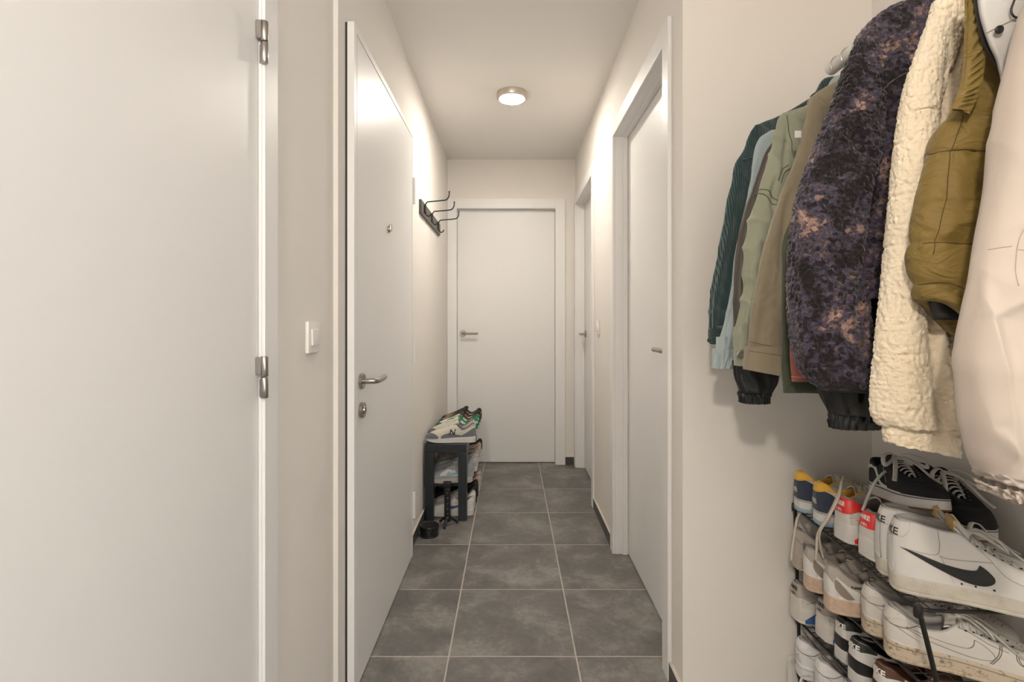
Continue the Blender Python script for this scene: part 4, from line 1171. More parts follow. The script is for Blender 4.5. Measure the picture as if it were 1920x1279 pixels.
obj('lid', *lathe([(.0515, .0355), (.0525, .0365), (.0525, .056), (.0510, .0585), (.0475, .0590), (.0455, .0565), (0, .0560)], 48, (TNX, TNY, 0)), M_tin, tn, True, sharp=30)

# ================================================================== CLOTHES RAIL, HANGERS, GARMENTS
RAILX, RAILH = 0.872, 1.873
rail = thing('clothes_rail', 'white tubular clothes rail carrying the coats', 'clothes rail', (RAILX, 1.0, RAILH))
obj('tube', *tube([(RAILX, 1.398, RAILH), (RAILX, 1.3955, RAILH), (RAILX, 1.0, RAILH), (RAILX, .42, RAILH), (RAILX, .40, RAILH)], .0175, 20, taper=[.72, 1, 1, 1, .8]), M_rail, rail, True, sharp=50)
for by in (1.20, .55):
    b_ = obj('bracket', *tube([(RAILX + .01, by, RAILH), (XA - .0005, by, RAILH)], .009, 12), M_rail, rail, True)
    obj('flange', *lathe([(0, -.0006), (.026, -.0006), (.026, -.006), (.010, -.009), (0, -.009)], 20, (XA, by, RAILH), 'x'), M_rail, b_, True, sharp=40)

rng = np.random.RandomState(3)
def waves(V, n, scale, seed, aniso=(1, 1, 1)):
    r = np.random.RandomState(seed); out = np.zeros(len(V))
    for i in range(n):
        k = r.normal(size=3) * np.array(aniso) * scale
        out += np.sin(V @ k + r.uniform(0, 6.28)) * r.uniform(.5, 1)
    return out / math.sqrt(n)
def vor(V, cell, seed=1, chunk=40000):
    """distance to the nearest jittered lattice point, in units of the cell"""
    out = np.zeros(len(V))
    for c0 in range(0, len(V), chunk):
        Q = V[c0:c0 + chunk] / cell; I = np.floor(Q).astype(np.int64); best = np.full(len(Q), 9.0)
        for dx in (-1, 0, 1):
            for dy in (-1, 0, 1):
                for dz in (-1, 0, 1):
                    J = I + np.array([dx, dy, dz])
                    h = (J[:, 0] * 73856093) ^ (J[:, 1] * 19349663) ^ (J[:, 2] * 83492791) ^ (seed * 2654435761)
                    a = (h & 1023) / 1023.0; b = ((h >> 10) & 1023) / 1023.0; c = ((h >> 20) & 1023) / 1023.0
                    best = np.minimum(best, np.sum((J + np.stack([a, b, c], 1) - Q) ** 2, 1))
        out[c0:c0 + chunk] = np.sqrt(best)
    return out

def loft_cloth(hs, xl, xr, yc, dep, N=64, M=70, wr=.004, wscale=22, seed=1, fold=0.0, nf=7, pile=None, pile_h=.003,
               closed_top=True, closed_bot=True, power=2.4, pleat=0.0, npl=22, slack=0.0, bot_slope=0.0, aniso=(1.3, 1.3, .35), crease=0.0, cscale=20.0):
    """cloth tube from horizontal slices: heights hs (descending), left/right edges xl/xr, depth centre yc, half depth dep"""
    hs = np.array(hs, float); t = np.zeros(len(hs)); t[1:] = np.cumsum(np.hypot(np.diff(hs), np.diff((np.array(xl) + np.array(xr)) / 2)) + 1e-6); t /= t[-1]
    tt = np.linspace(0, 1, M)
    f = lambda a: pchip(t, np.broadcast_to(np.array(a, float), hs.shape))(tt)
    H, XLf, XRf, Y, Dp = f(hs), f(xl), f(xr), f(yc), f(dep)
    ph = np.linspace(0, 2 * math.pi, N, endpoint=False)
    c, s_ = np.cos(ph), np.sin(ph); e = 2.0 / power
    cc = np.sign(c) * np.abs(c) ** e; ss = np.sign(s_) * np.abs(s_) ** e
    A = (XRf - XLf) / 2; CXm = (XRf + XLf) / 2
    Vx = CXm[:, None] + A[:, None] * cc[None]; Vy = Y[:, None] + Dp[:, None] * ss[None]
    Vz = H[:, None] - bot_slope * tt[:, None] * cc[None]
    V = np.stack([Vx, Vy, np.broadcast_to(Vz, Vx.shape)], -1).reshape(-1, 3)
    nx = np.broadcast_to(cc[None] / A[:, None], Vx.shape).ravel(); ny = np.broadcast_to(ss[None] / np.maximum(Dp[:, None], 1e-4), Vx.shape).ravel()
    nn = np.stack([nx, ny, np.zeros_like(nx)], 1); nn /= (np.linalg.norm(nn, axis=1, keepdims=True) + 1e-9)
    edge = np.clip(np.minimum(tt, 1 - tt) * 14, .15, 1)
    edge = np.repeat(edge, N)
    d = wr * waves(V, 14, wscale, seed, aniso) * edge
    if crease:
        warp = V + .03 * np.stack([waves(V, 6, 14, seed + 51), waves(V, 6, 14, seed + 52), waves(V, 6, 14, seed + 53)], 1)
        r1 = 1 - np.abs(np.clip(waves(warp, 5, cscale, seed + 54, (1.4, .6, .8)), -1, 1)); r2 = 1 - np.abs(np.clip(waves(warp, 6, cscale * 2.2, seed + 55, (1.2, .6, 1.0)), -1, 1))
        d += crease * ((r1 ** 2.2 - .35) + .4 * (r2 ** 2 - .35)) * edge
    if fold: d += fold * np.sin(np.tile(ph, M) * nf + 3 * np.repeat(tt, N) + seed) * np.repeat(tt, N)
    if pleat: d += pleat * (np.sin(np.tile(ph, M) * npl + 1.5 * np.sin(np.repeat(tt, N) * 5 + seed)) + .5 * np.sin(np.tile(ph, M) * npl * 1.7 + seed))
    if pile:
        q = 1 - np.clip(vor(V + seed, pile, seed), 0, 1) ** 2
        q2 = 1 - np.clip(vor(V * 1.0 + 7 * seed, pile * .5, seed + 5), 0, 1) ** 2
        d += pile_h * (q - .6) + pile_h * .45 * (q2 - .6)
    V = V + nn * d[:, None]
    if pile:
        V[:, 2] += pile_h * .35 * waves(V, 10, 420, seed + 3)
    F = grid_faces(M, N, True)
    if closed_top: F.append(tuple(range(N))[::-1])
    if closed_bot: F.append(tuple((M - 1) * N + i for i in range(N)))
    # inner turn-in so that open ends show thickness
    if not closed_bot:
        L0 = V[(M - 1) * N:M * N]; cen = L0.mean(0)
        R1 = cen + (L0 - cen) * .93; R1[:, 2] = L0[:, 2] + .001
        R2 = cen + (L0 - cen) * .90; R2[:, 2] = L0[:, 2] + .05
        nb = len(V); V = np.vstack([V, R1, R2])
        for j in range(N):
            k = (j + 1) % N
            F.append(((M - 1) * N + j, (M - 1) * N + k, nb + k, nb + j)); F.append((nb + j, nb + k, nb + N + k, nb + N + j))
        F.append(tuple(nb + N + i for i in range(N)))
    return V, F

def px_rows(rows, Z):
    """rows (y, x_left, x_right) measured on the photograph, placed at distance Z"""
    return [CAMH - (y - CY) * Z / F_PX for y, a, b in rows], [(a - CX) * Z / F_PX for y, a, b in rows], [(b - CX) * Z / F_PX for y, a, b in rows]

def hanger(Z, top, label, half=.19, lean=0.0):
    t = thing('clothes_hanger', label, 'hanger', (RAILX, Z, top), 'hangers on the rail')
    r = .0225
    a = np.linspace(math.radians(-50), math.radians(200), 22)
    hook = [(RAILX + r * math.cos(q) * (1 if True else 1), Z, RAILH - .0 + r * math.sin(q)) for q in a[::-1]]
    hook = [(x, Z, z) for x, y, z in hook][::-1]
    # hook over the rail, then the stem down to the arms
    pts = [(RAILX - r * math.cos(q), Z + lean * math.sin(q), RAILH + r * math.sin(q) - .0045) for q in np.linspace(math.radians(-40), math.radians(180), 20)]
    pts += [(RAILX + r * .8, Z, RAILH - .020), (RAILX + .004, Z, RAILH - .036), (RAILX, Z, RAILH - .05), (RAILX, Z, top - .002)]
    obj('hook', *tube(smooth_path(pts, 60), .0019, 8), M_hanger, t, True)
    hr = min(half, XA - .03 - RAILX)
    arm = [(RAILX - half * .8, Z, top - .105), (RAILX - half * .5, Z, top - .062), (RAILX - .03, Z, top - .018), (RAILX, Z, top - .002), (RAILX + .03, Z, top - .018), (RAILX + hr * .5, Z, top - .062), (RAILX + hr * .8, Z, top - .105)]
    obj('arms', *tube(smooth_path(arm, 40), .0045, 8), M_hanger, t, True)
    obj('bar', *tube([(RAILX - half * .8, Z, top - .106), (RAILX + hr * .8, Z, top - .106)], .0028, 8), M_hanger, t, True)
    return t

def garment(name, label, cat, Z, top, m, sleeve, depth=.030, body=None, hem=1.10, wr=.004, seed=1, pile=None, pile_h=.003, cuff=None,
            sleeve_off=-.012, res=(110, 150), half_r=None, body_px=None, fold=.006, sleeve_depth=None, body_depth=None, hang_label=None, sleeves=True,
            body_open=True, cut_collar=True, crease=.0, cscale=16.0, wscale=22, body_left=None, hang=True):
    """garment hanging face-on from the rail; sleeve = rows (y, x_left, x_right) of the outer sleeve in view"""
    t = thing(name, label, cat, (RAILX, Z, hem), 'garments on the rail')
    sd = sleeve_depth or depth
    xr_max = XA - .022
    if sleeve:
        hs, xl, xr = px_rows(sleeve, Z)
        n = len(hs)
        dp = [sd * min(1, .35 + 1.3 * i / n) for i in range(n)]
        V, F = loft_cloth(hs, xl, xr, [Z + sleeve_off] * n, dp, res[0], res[1], wr, wscale, seed, fold=.0035, nf=5, crease=crease, cscale=cscale, pile=pile, pile_h=pile_h, closed_bot=False)
        s1 = obj('sleeve', V, F, m, t, True)
        # other sleeve, against the alcove side wall
        w = min(.05, np.median(np.array(xr) - np.array(xl)) / 2)
        hb = [h for h in hs if True]
        V, F = loft_cloth([hs[0] - .06, hs[0] - .10, (hs[0] + hs[-1]) / 2, hs[-1]], [xr_max - .10, xr_max - .105, xr_max - .10, xr_max - .085], [xr_max - .012] * 4, [Z + .01] * 4,
                          [.012, sd * .8, sd * .8, sd * .7], 28 if not pile else 60, 30 if not pile else 90, wr, wscale, seed + 1, pile=pile, pile_h=pile_h, closed_bot=False)
        obj('sleeve', V, F, m, t, True)
        sh_x = None
    bl = body_left if body_left is not None else (.62 if not sleeve else None)
    if body_px:
        hs2, xl2, _ = px_rows(body_px, Z)
    else:
        hs2, xl2 = None, None
    if hs2 is None:
        sl = min(xl[0] + .02, RAILX - .10) if sleeve else RAILX - .2
        hsB = [top, top - .012, top - .045, top - .09, top - .14, top - .25, (top + hem) / 2 - .05, hem + .06, hem]
        bw = (bl if bl is not None else (np.median(xl) + np.median(xr)) / 2)
        xlB = [RAILX - .045, RAILX - .065, RAILX - .11, sl + .05, sl + .03, max(bw, sl), bw, bw, bw + .004]
        xrB = [RAILX + .045, RAILX + .065, RAILX + .11, xr_max - .05, xr_max - .03, xr_max - .02, xr_max - .02, xr_max - .02, xr_max - .025]
    else:
        hsB, xlB = hs2, xl2
        xrB = [min(xr_max - .02, RAILX + max(.05, RAILX - a)) for a in xl2]
    bd = body_depth or depth
    nB = len(hsB)
    dB = [.016, .020, .026] + [bd] * (nB - 3)
    rB = (72, 80) if not pile else (150, 210)
    V, F = loft_cloth(hsB, xlB, xrB, [Z + .004] * nB, dB, rB[0], rB[1], wr, wscale, seed + 2, fold=fold, crease=crease, cscale=cscale, pile=pile, pile_h=pile_h, closed_top=True, closed_bot=not body_open, power=2.8)
    bo = obj('body', V, F, m, t, True)
    if cut_collar:
        k = top
        V, F = loft_cloth([k + .030, k + .024, k - .004, k - .014], [RAILX - .040, RAILX - .046, RAILX - .062, RAILX - .075], [RAILX + .040, RAILX + .046, RAILX + .062, RAILX + .075],
                          [Z] * 4, [.015, .018, .023, .025], 40, 12, .001, 40, seed + 4, closed_top=False)
        obj('collar', V, F, m, t, True)
    if hang: hanger(Z, top + .004, hang_label or ('hanger holding the ' + label.split(' hanging')[0].split(' with')[0].split(' behind')[0]), half=min(.19, RAILX - (xlB[4] if nB > 4 else .6) - .02))
    return t

def cuff_band(t, m, rows, Z, depth, off=-.012, pleat=0.0, npl=20, name='cuff', seed=5, pile=None, pile_h=.003, slope=0.0, N=72, M=26, wr=.001, wscale=40):
    hs, xl, xr = px_rows(rows, Z)
    V, F = loft_cloth(hs, xl, xr, [Z + off] * len(hs), [depth] * len(hs) if np.isscalar(depth) else depth, N, M, wr, wscale, seed, closed_top=False, closed_bot=False, pleat=pleat, npl=npl, pile=pile, pile_h=pile_h, bot_slope=slope)
    return obj(name, V, F, m, t, True)

def front_line(t, m, pts, Z, w=.0012, name='seam', n=40, w2=None):
    """seam or piping lying on the camera side of a garment part; pts (x, y) in photo pixels at distance Z"""
    return obj(name, *tube(smooth_path([P(x, y, Z) for x, y in pts], n), w, 6, w2 or w, up=(0, 1, 0)), m, t, True)

def surface_line(t, target, m, pts, Zg, w=.0012, name='seam', n=50, w2=None, off=.0008):
    """seam laid on the front of a cloth mesh by casting along +y"""
    rl = root_loc(t); me = target.data
    bv = BVHTree.FromPolygons([tuple(v.co) for v in me.vertices], [tuple(p.vertices) for p in me.polygons])
    path = []
    for p in smooth_path([P(x, y, Zg) for x, y in pts], n):
        h = bv.ray_cast(Vector((p[0] - rl[0], -1.0, p[2] - rl[2])), Vector((0, 1, 0)))
        y_ = h[0].y if h[0] is not None else p[1] - rl[1]
        path.append((p[0], y_ + rl[1] - off, p[2]))
    return obj(name, *tube(path, w, 6, w2 or w * .7, up=(0, 1, 0)), m, t, True)

def groove(o, pts, Zg, width, depth, fade=.2):
    """press a soft fold into the front of a finished cloth mesh along a path (photo pixels at distance Zg)"""
    rl = root_loc(o); me = o.data; n = len(me.vertices)
    A = np.empty(n * 3); me.vertices.foreach_get('co', A); A = A.reshape(-1, 3)
    path = smooth_path([P(x, y, Zg) for x, y in pts], 60) - rl
    o_ = np.argsort(path[:, 2]); zz = A[:, 2]
    xc = np.interp(zz, path[o_, 2], path[o_, 0]); zt, zb_ = path[:, 2].max(), path[:, 2].min()
    f_ = np.clip((zt - zz) / (zt - zb_) / fade, 0, 1) * np.clip((zz - zb_) / (zt - zb_) / fade + .0, 0, 1) * ((zz <= zt) & (zz >= zb_))
    front_ = np.clip((-(A[:, 1])) / .012, 0, 1)
    A[:, 1] += depth * np.exp(-((A[:, 0] - xc) / width) ** 2) * f_ * front_
    me.vertices.foreach_set('co', A.ravel()); me.update()

# ---- fabrics
F_CORD = weave_mat('teal_corduroy', (0.010, 0.026, 0.028), (0.040, 0.085, 0.088), scale=75, axis='X', bump=0.9)
F_CORD2 = weave_mat('teal_corduroy_yoke', (0.010, 0.024, 0.024), (0.036, 0.072, 0.070), scale=75, axis='Z', bump=0.9)
F_BLUE = weave_mat('pale_blue_cotton', (0.30, 0.36, 0.37), (0.37, 0.43, 0.44), scale=500, bump=0.15)
F_DBROWN = mat('dark_brown_nylon', (0.052, 0.041, 0.033), 0.55, var=(0.066, 0.052, 0.043), vscale=4)
F_BLACK = mat('black_nylon', (0.008, 0.008, 0.009), 0.5)
F_SAGE = weave_mat('sage_denim', (0.24, 0.25, 0.18), (0.33, 0.34, 0.255), scale=420, axis='DIAGONAL', bump=0.2, var_scale=14)
F_KHAKI = weave_mat('khaki_twill', (0.205, 0.17, 0.115), (0.265, 0.222, 0.155), scale=500, axis='DIAGONAL', bump=0.15, var_scale=5)
F_GREEN = weave_mat('dark_green_denim', (0.045, 0.055, 0.035), (0.095, 0.105, 0.07), scale=420, axis='DIAGONAL', bump=0.2)
F_PINK = weave_mat('dusty_pink_denim', (0.36, 0.115, 0.095), (0.50, 0.19, 0.155), scale=420, axis='X', bump=0.25)
F_PURPLE = fleece_mat('purple_floral_pile', [(0.36, (0.012, 0.009, 0.010)), (0.54, (0.020, 0.015, 0.017)), (0.595, (0.050, 0.041, 0.060)), (0.645, (0.092, 0.076, 0.120)), (0.672, (0.040, 0.029, 0.032)), (0.71, (0.17, 0.112, 0.105)), (0.80, (0.38, 0.245, 0.205))], 11.0, 135, 1.0, 0.16)
F_CREAM = fleece_mat('cream_sherpa_pile', [(0.2, (0.78, 0.65, 0.47)), (0.8, (0.86, 0.76, 0.60))], 6.0, 120, 0.9)
F_OLIVE = mat('olive_ripstop', (0.185, 0.122, 0.028), 0.62, var=(0.205, 0.138, 0.030), vscale=5, spec=0.35, sheen=0.1, bump=0.75, bscale=15, bdist=0.012, bdistort=1.6, stretch=(1, 1, 1.8))
F_OLIVED = mat('olive_lining', (0.09, 0.062, 0.016), 0.6)
F_SHELL = mat('stone_shell', (0.52, 0.445, 0.385), 0.62, var=(0.55, 0.475, 0.415), vscale=4, bump=0.35, bscale=7, bdist=0.016, bdistort=0.5, stretch=(1.4, 1, .8), spec=0.3)
F_SHELLG = mat('shell_lining_grey', (0.50, 0.485, 0.47), 0.6, bump=0.03, bscale=700)
F_BURG = mat('burgundy_flannel', (0.075, 0.012, 0.014), 0.9, var=(0.02, 0.012, 0.014), vscale=40, sheen=0.2)
F_PIPE = mat('brown_black_piping', (0.022, 0.015, 0.013), 0.6)
S_SAGE = mat('sage_thread', (0.10, 0.11, 0.075), 0.9)
S_KHAKI = mat('khaki_thread', (0.15, 0.12, 0.08), 0.9)
S_OLIVE = mat('olive_thread', (0.075, 0.050, 0.011), 0.9)
S_SHELL = mat('shell_thread', (0.42, 0.35, 0.30), 0.9)
S_CREAM = mat('cream_thread', (0.66, 0.53, 0.37), 0.9)
SNAP = mat('snap_metal', (0.35, 0.33, 0.30), 0.35, 0.8)
SNAPK = mat('snap_black', (0.015, 0.014, 0.014), 0.35)

# 1 teal corduroy overshirt
ZG = 1.360
t = garment('corduroy_shirt', 'dark teal corduroy overshirt hanging deepest in the row', 'shirt', ZG, 1.800, F_CORD,
            [(238, 1412, 1424), (250, 1404, 1440), (285, 1392, 1436), (306, 1378, 1424), (350, 1368, 1410), (400, 1358, 1396), (440, 1353, 1386), (480, 1345, 1382), (530, 1335, 1376), (570, 1330, 1368), (616, 1329, 1361)],
            depth=.020, fold=.003, hem=1.14, wr=.0030, crease=.003, cscale=20, seed=11, wscale=30, body_px=[(172, 1542, 0), (178, 1528, 0), (195, 1500, 0), (216, 1462, 0), (236, 1420, 0), (262, 1416, 0), (330, 1406, 0), (420, 1398, 0), (560, 1392, 0), (660, 1390, 0)], hang_label='clear hanger at the deep end of the rail')
cuff_band(t, F_CORD2, [(615, 1328, 1362), (626, 1328, 1360), (645, 1331, 1354)], ZG, .022, seed=12, wr=.002)
obj('button', *lathe([(0, 0), (.006, 0), (.0065, -.002), (.005, -.0035), (0, -.003)], 14, P(1330, 638, ZG - .03), 'y'), F_CORD, t, True, sharp=40)
surface_line(t, [c for c in t.children if c.name.startswith('sleeve')][0], F_CORD2, [(1385, 306), (1405, 300), (1416, 288)], ZG, .0025)
# 2 pale blue shirt
ZG = 1.318
t = garment('cotton_shirt', 'pale blue cotton shirt squeezed behind the sage jacket', 'shirt', ZG, 1.785, F_BLUE,
            [(248, 1440, 1450), (262, 1420, 1462), (290, 1410, 1456), (340, 1402, 1440), (400, 1390, 1428), (460, 1378, 1418), (540, 1366, 1404), (600, 1356, 1396), (640, 1346, 1386), (668, 1340, 1376)],
            depth=.016, fold=.003, hem=1.10, wr=.0025, crease=.004, seed=21)
cuff_band(t, F_BLUE, [(660, 1342, 1378), (672, 1338, 1374), (680, 1336, 1374), (690, 1332, 1375)], ZG, .022, pleat=.0028, npl=13, seed=22)
# 3 dark brown bomber
ZG = 1.272
t = garment('nylon_jacket', 'dark brown nylon jacket with black gathered cuff below the khaki sleeve', 'jacket', ZG, 1.785, F_DBROWN,
            [(262, 1450, 1462), (285, 1434, 1480), (330, 1416, 1470), (380, 1400, 1456), (440, 1382, 1450), (520, 1374, 1448), (600, 1372, 1450), (680, 1372, 1454)],
            depth=.018, fold=.003, hem=1.05, wr=.002, crease=.004, seed=31)
cf = cuff_band(t, F_BLACK, [(676, 1372, 1454), (700, 1373, 1453), (716, 1376, 1450), (730, 1382, 1442), (735, 1384, 1438)], ZG, .030, pleat=.0018, npl=9, seed=32, wr=.003, name='lower_sleeve')
cuff_band(t, F_BLACK, [(733, 1384, 1438), (740, 1384, 1437), (749, 1385, 1436), (754, 1386, 1434)], ZG, .026, pleat=.0032, npl=19, seed=33)
# 4 sage denim jacket
ZG = 1.225
t = garment('denim_jacket', 'washed sage green denim jacket with stitched elbow seam', 'jacket', ZG, 1.770, F_SAGE,
            [(216, 1462, 1474), (228, 1452, 1496), (252, 1446, 1510), (290, 1440, 1500), (330, 1427, 1490), (380, 1412, 1478), (420, 1399, 1466), (460, 1393, 1456), (510, 1391, 1446), (545, 1391, 1440), (585, 1385, 1432), (625, 1378, 1424), (652, 1374, 1418)],
            depth=.020, fold=.003, hem=1.10, wr=.0040, crease=.0055, cscale=20, seed=41, wscale=30, body_px=[(185, 1562, 0), (190, 1540, 0), (198, 1512, 0), (208, 1482, 0), (218, 1465, 0), (240, 1478, 0), (330, 1468, 0), (450, 1462, 0), (640, 1458, 0)])
s1 = [c for c in t.children if c.name.startswith('sleeve')][0]
groove(s1, [(1446, 330), (1438, 370), (1440, 420)], ZG, .006, .008, .3)
groove(s1, [(1420, 450), (1430, 490), (1444, 520)], ZG, .008, .008, .3)
groove(s1, [(1470, 240), (1462, 300), (1452, 350)], ZG, .006, .006, .3)
cb = cuff_band(t, F_SAGE, [(648, 1373, 1419), (655, 1372.5, 1418), (685, 1374, 1414)], ZG, .027, seed=42, wr=.001)
for pts in ([(1413, 364), (1425, 370), (1434, 384), (1446, 390)], [(1416, 358), (1430, 362), (1440, 376), (1450, 384)], [(1447, 345), (1455, 325), (1468, 315)], [(1452, 350), (1460, 330), (1472, 321)], [(1467, 222), (1472, 255), (1476, 290)]):
    surface_line(t, s1, S_SAGE, pts, ZG, .0011)
surface_line(t, s1, S_SAGE, [(1404, 610), (1398, 640), (1390, 665)], ZG, .0016, 'placket')
surface_line(t, cb, S_SAGE, [(1373, 659), (1395, 661), (1418, 660)], ZG, .0008)
obj('button', *lathe([(0, 0), (.0075, 0), (.008, -.0022), (.006, -.004), (.003, -.0032), (0, -.0032)], 18, P(1387, 665, ZG - .0405), 'y'), SNAP, t, True, sharp=40)
obj('sleeve_tab', *box(*[v for v in (P(1390, 650, ZG - .043)[0], P(1402, 650, ZG - .043)[0])], ZG - .0425, ZG - .0395, P(0, 655, ZG)[2], P(0, 606, ZG)[2], .001), F_SAGE, t)
# 5 khaki jacket
ZG = 1.165
t = garment('twill_jacket', 'khaki twill jacket with buttoned cuff next to the purple fleece', 'jacket', ZG, 1.775, F_KHAKI,
            [(190, 1514, 1526), (204, 1508, 1540), (245, 1499, 1540), (290, 1486, 1534), (330, 1471, 1526), (375, 1455, 1518), (420, 1441, 1510), (475, 1428, 1502), (535, 1416, 1494), (600, 1406, 1486), (650, 1399, 1480)],
            depth=.022, fold=.004, hem=1.10, wr=.0040, crease=.0045, cscale=13, seed=51, wscale=24, body_px=[(140, 1600, 0), (146, 1580, 0), (158, 1556, 0), (175, 1532, 0), (190, 1518, 0), (215, 1532, 0), (300, 1524, 0), (450, 1500, 0), (640, 1490, 0)])
s1 = [c for c in t.children if c.name.startswith('sleeve')][0]
groove(s1, [(1512, 300), (1502, 380), (1492, 460), (1484, 560), (1478, 650)], ZG, .010, .010, .3)
groove(s1, [(1480, 320), (1462, 400), (1450, 500), (1440, 600)], ZG, .008, .005, .3)
cb = cuff_band(t, F_KHAKI, [(648, 1395, 1481), (656, 1394, 1482), (700, 1391, 1481)], ZG, .031, seed=52, wr=.0014, slope=.010)
surface_line(t, cb, S_KHAKI, [(1396, 657), (1430, 662), (1470, 670)], ZG, .0008)
surface_line(t, s1, S_KHAKI, [(1398, 640), (1440, 650), (1478, 660)], ZG, .0008)
for (bx_, by_) in ((1462, 690), (1475, 668)):
    obj('button', *lathe([(0, 0), (.0052, 0), (.0056, -.002), (.004, -.003), (0, -.003)], 14, P(bx_, by_, ZG - .038), 'y'), F_KHAKI, t, True, sharp=40)
lb = P(1487, 258, ZG - .02)
obj('label_tag', *box(lb[0] - .007, lb[0] + .007, lb[1] - .020, lb[1] - .019, lb[2] - .007, lb[2] + .008), W_LEATHER, t)
# 6 dark green denim and pink denim shirts, mostly hidden: their hems show under the khaki sleeve
ZG = 1.118
t = garment('denim_shirt', 'dark green denim shirt whose frayed hem shows below the pink shirt', 'shirt', ZG, 1.76, F_GREEN, None, depth=.013, fold=.003, hem=CAMH - (737 - CY) * ZG / F_PX, wr=.002, seed=61, body_left=(1467 - CX) * ZG / F_PX, cut_collar=False)
ZG = 1.090
t = garment('denim_shirt', 'dusty pink denim shirt with its corner hem peeking out beside the purple fleece', 'shirt', ZG, 1.76, F_PINK, None, depth=.011, fold=.002, hem=CAMH - (716 - CY) * ZG / F_PX, wr=.002, seed=66, body_left=(1482 - CX) * ZG / F_PX, cut_collar=False)
surface_line(t, [c for c in t.children if c.name.startswith('body')][0], mat('pink_thread', (0.62, 0.36, 0.30), 0.9), [(1483, 706), (1500, 707), (1530, 708)], ZG, .0009, 'hem_stitch')
# 7 black jacket under the purple fleece
ZG = 1.052
t = garment('nylon_jacket', 'black nylon jacket whose gathered cuff hangs below the purple fleece', 'jacket', ZG, 1.77, F_BLACK,
            [(240, 1600, 1612), (270, 1580, 1640), (400, 1545, 1650), (550, 1530, 1652), (660, 1526, 1652), (705, 1527, 1650)], depth=.018, hem=1.02, wr=.002, crease=.004, seed=71)
cuff_band(t, F_BLACK, [(698, 1526, 1652), (725, 1530, 1650), (750, 1540, 1648), (770, 1549, 1645), (775, 1551, 1644)], ZG, .026, pleat=.0022, npl=8, seed=72, wr=.003, name='lower_sleeve')
cuff_band(t, F_BLACK, [(773, 1551, 1644), (782, 1551, 1644), (795, 1552, 1643), (801, 1554, 1642)], ZG, .022, pleat=.0030, npl=20, seed=73)
# 8 purple floral fleece
ZG = 0.995
t = garment('fleece_jacket', 'dark purple fleece jacket with pink floral pattern', 'jacket', ZG, 1.822, F_PURPLE,
            [(78, 1604, 1622), (95, 1597, 1640), (130, 1582, 1652), (190, 1561, 1655), (240, 1541, 1650), (300, 1516, 1645), (345, 1501, 1640), (400, 1490, 1632), (450, 1483, 1625), (510, 1480, 1618), (570, 1480, 1618), (625, 1482, 1625), (665, 1488, 1635), (695, 1500, 1642), (715, 1518, 1646), (726, 1535, 1646)],
            depth=.038, sleeve_depth=.040, hem=CAMH - (640 - CY) * ZG / F_PX, wr=.0035, seed=81, pile=.0085, pile_h=.0065, res=(190, 330), wscale=16,
            body_px=[(-30, 1762, 0), (-15, 1735, 0), (2, 1702, 0), (18, 1662, 0), (42, 1630, 0), (75, 1608, 0), (130, 1612, 0), (250, 1632, 0), (380, 1628, 0), (470, 1610, 0), (535, 1584, 0), (560, 1582, 0)], cut_collar=False, sleeve_off=-.008, body_depth=.034, fold=.003)
s1 = [c for c in t.children if c.name.startswith('sleeve')][0]
b1 = [c for c in t.children if c.name.startswith('body')][0]
groove(s1, [(1648, 300), (1632, 360), (1618, 430), (1606, 500), (1590, 570), (1582, 640)], ZG, .014, .024, .2)
groove(s1, [(1575, 250), (1590, 285), (1612, 315)], ZG, .012, .012, .3)
cuff_band(t, F_BLACK, [(722, 1534, 1646), (727, 1535, 1646), (731, 1540, 1645)], ZG, .040, name='hem_binding', off=-.008)
surface_line(t, s1, F_PIPE, [(1560, 236), (1575, 226), (1600, 222), (1618, 228)], ZG, .0026, 'pocket_welt', off=-.0006)
surface_line(t, s1, F_PIPE, [(1566, 252), (1580, 280), (1600, 306), (1622, 322)], ZG, .0028, 'pocket_welt', off=-.0006)
surface_line(t, b1, mat('grey_piping', (0.06, 0.055, 0.06), 0.6), [(1622, 182), (1640, 178), (1660, 160), (1680, 150), (1700, 147)], ZG, .0022, 'piping', off=-.0004)
# 9 cream sherpa
ZG = 0.862
t = garment('sherpa_jacket', 'cream curly sherpa fleece jacket with folded cuff', 'jacket', ZG, 1.765, F_CREAM,
            [(4, 1748, 1768), (14, 1738, 1790), (45, 1727, 1796), (100, 1708, 1780), (150, 1691, 1766), (190, 1681, 1757), (240, 1673, 1750), (300, 1666, 1746), (370, 1660, 1742), (430, 1657, 1728), (500, 1650, 1722), (560, 1645, 1730), (620, 1640, 1742), (680, 1636, 1758), (730, 1633, 1776), (765, 1632, 1790), (785, 1636, 1792), (795, 1645, 1786)],
            depth=.036, sleeve_depth=.038, hem=CAMH - (672 - CY) * ZG / F_PX, wr=.0032, seed=91, pile=.0068, pile_h=.0040, res=(170, 330), wscale=14, body_left=(1726 - CX) * ZG / F_PX,
            body_px=[(-58, 1850, 0), (-45, 1826, 0), (-28, 1796, 0), (-10, 1768, 0), (15, 1752, 0), (60, 1760, 0), (150, 1762, 0), (250, 1752, 0), (360, 1748, 0), (480, 1742, 0), (600, 1744, 0), (676, 1748, 0)], cut_collar=False, sleeve_off=-.016)
s1 = [c for c in t.children if c.name.startswith('sleeve')][0]
cc_ = cuff_band(t, F_CREAM, [(784, 1648, 1782), (796, 1648, 1780), (815, 1647, 1779), (838, 1650, 1778)], ZG, .029, off=-.016, pile=.0068, pile_h=.0036, N=170, M=40, seed=92, slope=.011)
groove(cc_, [(1720, 770), (1721, 800), (1722, 830), (1722, 870)], ZG, .010, .012, .1)
groove(s1, [(1706, 560), (1712, 640), (1720, 720), (1724, 790), (1724, 812)], ZG, .012, .016, .25)
groove(s1, [(1754, 60), (1752, 140), (1745, 220), (1738, 300), (1726, 400)], ZG, .012, .012, .25)
